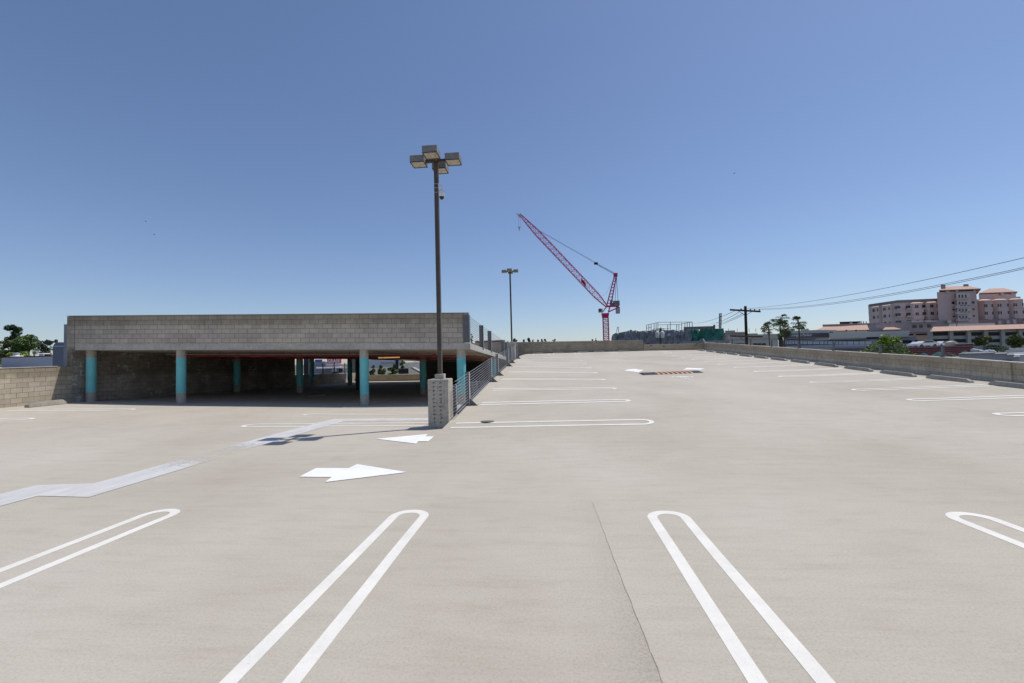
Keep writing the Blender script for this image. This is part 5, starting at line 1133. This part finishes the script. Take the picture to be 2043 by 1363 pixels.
# ---- street scene seen under the upper deck
YS_=85.
t=T('fuel_station','white service station canopy with red lettered fascia seen under the upper level','building',(pX(660,745,YS_),YS_,GZ))
part('canopy_edge',t,[(630,685,733,735)],YS_-6,10,WHT); part('wall',t,[(640,700,735,750)],YS_,8,nm('station_grey',(.33,.31,.33),scale=.5,amt=.15)); part('upper_wall',t,[(650,678,722,733)],YS_+1,6,nm('station_pink',(.42,.36,.35),scale=.5,amt=.1)); part('window',t,[(662,672,737,747),(676,683,736,744)],YS_-.1,.08,DKG)
fas=part('red_fascia',t,[(652.5,678.5,712,725.4)],YS_-7,.5,mat('fascia_red',(.5,.02,.03),.5)); part('white_stripe',t,[(652,677,725.6,727)],YS_-7.1,.6,WHT); part('forecourt',t,[(588,706,748.5,753)],YS_-12,14,mat('pale_forecourt',(.6,.6,.6),.8))
c=bpy.data.curves.new('fascia_letters','FONT'); c.body='GRASE'; c.size=1.4; c.offset=.03
o=bpy.data.objects.new('tmp',c); COL.objects.link(o); bpy.context.view_layer.update(); me=bpy.data.meshes.new_from_object(o); bpy.data.objects.remove(o)
xs_=[v.co.x for v in me.vertices]; L=atY(653.5,723.8,YS_-7.1); Rr=atY(677.5,723.2,YS_-7.1); k=(Rr.x-L.x)/(max(xs_)-min(xs_)); ofs=off(fas)
for v in me.vertices: x,y,z=v.co; v.co=(L.x+x*k-ofs.x,YS_-7.06-ofs.y,L.z+y*k*1.15-ofs.z)
me.materials.append(WHT); k2=bpy.data.objects.new('fascia_letters',me); COL.objects.link(k2); k2.parent=fas
part('blue_awning',t,[(628,643,717.5,721.5)],YS_+4,3,mat('blue_awning',(.06,.09,.42),.6)); part('side_wall',t,[(626,650,721.5,748)],YS_+5,6,nm('side_grey',(.30,.31,.35),scale=.3,amt=.2))
c=atY(665.5,737.5,46.5); t=T('hanging_sign','tilted white notice board hanging on the rails of the covered level','sign',c)
m=M(); a=atY(661.5,733.5,46);b=atY(670.3,733,46);c1=atY(671,742,46);d_=atY(662,743,46); m.prism([a,d_,c1,b],(0,.04,0),WHT); m.build('board',parent=t)
m=M()
for y0 in (736.5,740.2): 
    for i in range(4): p=atY(664+i*1.3,y0-.1*i,45.97); m.box(p.x,p.x+.045,45.985,45.995,p.z-.02,p.z+.03,DKG)
m.build('lettering',parent=t)
RL5=T('cable_railing','dark bar railing on the far left side of the covered level before the street','railing',(-21.6,40,0))
for y in (36.2,38.2,40.3,42.5,44.8): m=M(); m.box(-21.66,-21.60,y-.03,y+.03,.3,1.75,DARK); m.build('post',parent=RL5)
for k in range(5): m=M(); m.tube([(-21.63,35.6,.75+k*.22),(-21.63,46.9,.6+k*.22)],.012,DARK,4,False); m.build('rail',parent=RL5)
for i,(a,b,c,d,s_) in enumerate(((736,752,726,748,80),(752,772,722,748,81),(770,793,726,748,82),(782,796,721,746,83),(797,808,716,733,84))):
    tree(a,b,c,d+6,58+i*2,LY_ if i in (3,4) else LO,['olive shrub, leftmost beyond the low far wall under the deck','taller green shrub, second beyond the low far wall','dusty shrub, third beyond the low far wall','yellow-green shrub, fourth beyond the low far wall','small bright leafy plant beside the dark box and stairs'][i],n=900,seed=s_,nb=10,name='shrub',cat='shrub',ls=.16)
t=T('distant_shop_row','pale shop buildings beyond the shrubs seen under the upper level','building',(pX(765,725,110),110,GZ))
part('wall',t,[(735,756,718,735),(756,800,714,732)],110,8,WHT); part('brown_wall',t,[(700,735,706,745)],112,8,nm('olive_hill_wall',(.16,.17,.12),scale=.2,amt=.4)); part('roof_band',t,[(760,800,722,724.5)],109.5,9,GREYB)
t=T('outdoor_stair','pale metal outdoor stair with parallel rails right of the shrubs','stair',(pX(830,735,50),50,GZ))
m=M()
for k in range(5): m.tube([atY(822+k*2,724-k*1.6,50),atY(856,742-k*5.2,50)],.035,WHT,4,False)
m.build('handrail',parent=t)
m=M(); m.prism([atY(818,734,50.3),atY(822,733,50.3),atY(852,749,50.3),atY(846,750,50.3)],(0,1.2,0),nm('stair_grey',(.3,.31,.32),scale=1,amt=.1)); m.build('stringer',parent=t)
m=M(); 
for k in range(4): m.tube([atY(805,727+k*2.6,50.5),atY(818,726.5+k*2.6,50.5)],.03,WHT,4,False)
m.build('landing_rail',parent=t)
part('dark_box',t,[(789,795,719,737.5),(795,815,735.5,746)],51,2,DKG)
# street filling under the horizon on the left and right
m=M(); rr=random.Random(77); bl=[]
for i in range(34):
    px=-70+i*6.2; p=atY(px,716+rr.uniform(-4,6),112+rr.uniform(-6,8)); bl.append((p.x,p.y,p.z-.6,1.7,1.7,1.5))
leaves(m,bl,9000,.28,LG,rr); o=m.build('distant_wood'); tag(o,'dense green mass of far trees behind the separate left trees','wood'); o['kind']='stuff'
# birds
for i,(px,py) in enumerate(((291,442),(1465,346),(308,468))):
    c=atY(px,py,60); w_=.22; m=M(); m.tube([c-Vector((.12,0,.02)),c,c+Vector((.12,0,.01))],.035,DARK,6,r2=.015)
    m.add([c,c+Vector((.03,-w_,.09)),c+Vector((.1,0,0)),c+Vector((.03,w_,.09))],[(0,1,2),(0,2,3)],DARK); tag(m.build('flying_bird'),['tiny dark bird in the left sky, upper of two','tiny dark bird alone in the sky right of the crane','tiny dark bird in the left sky, lower of two'][i],'bird')
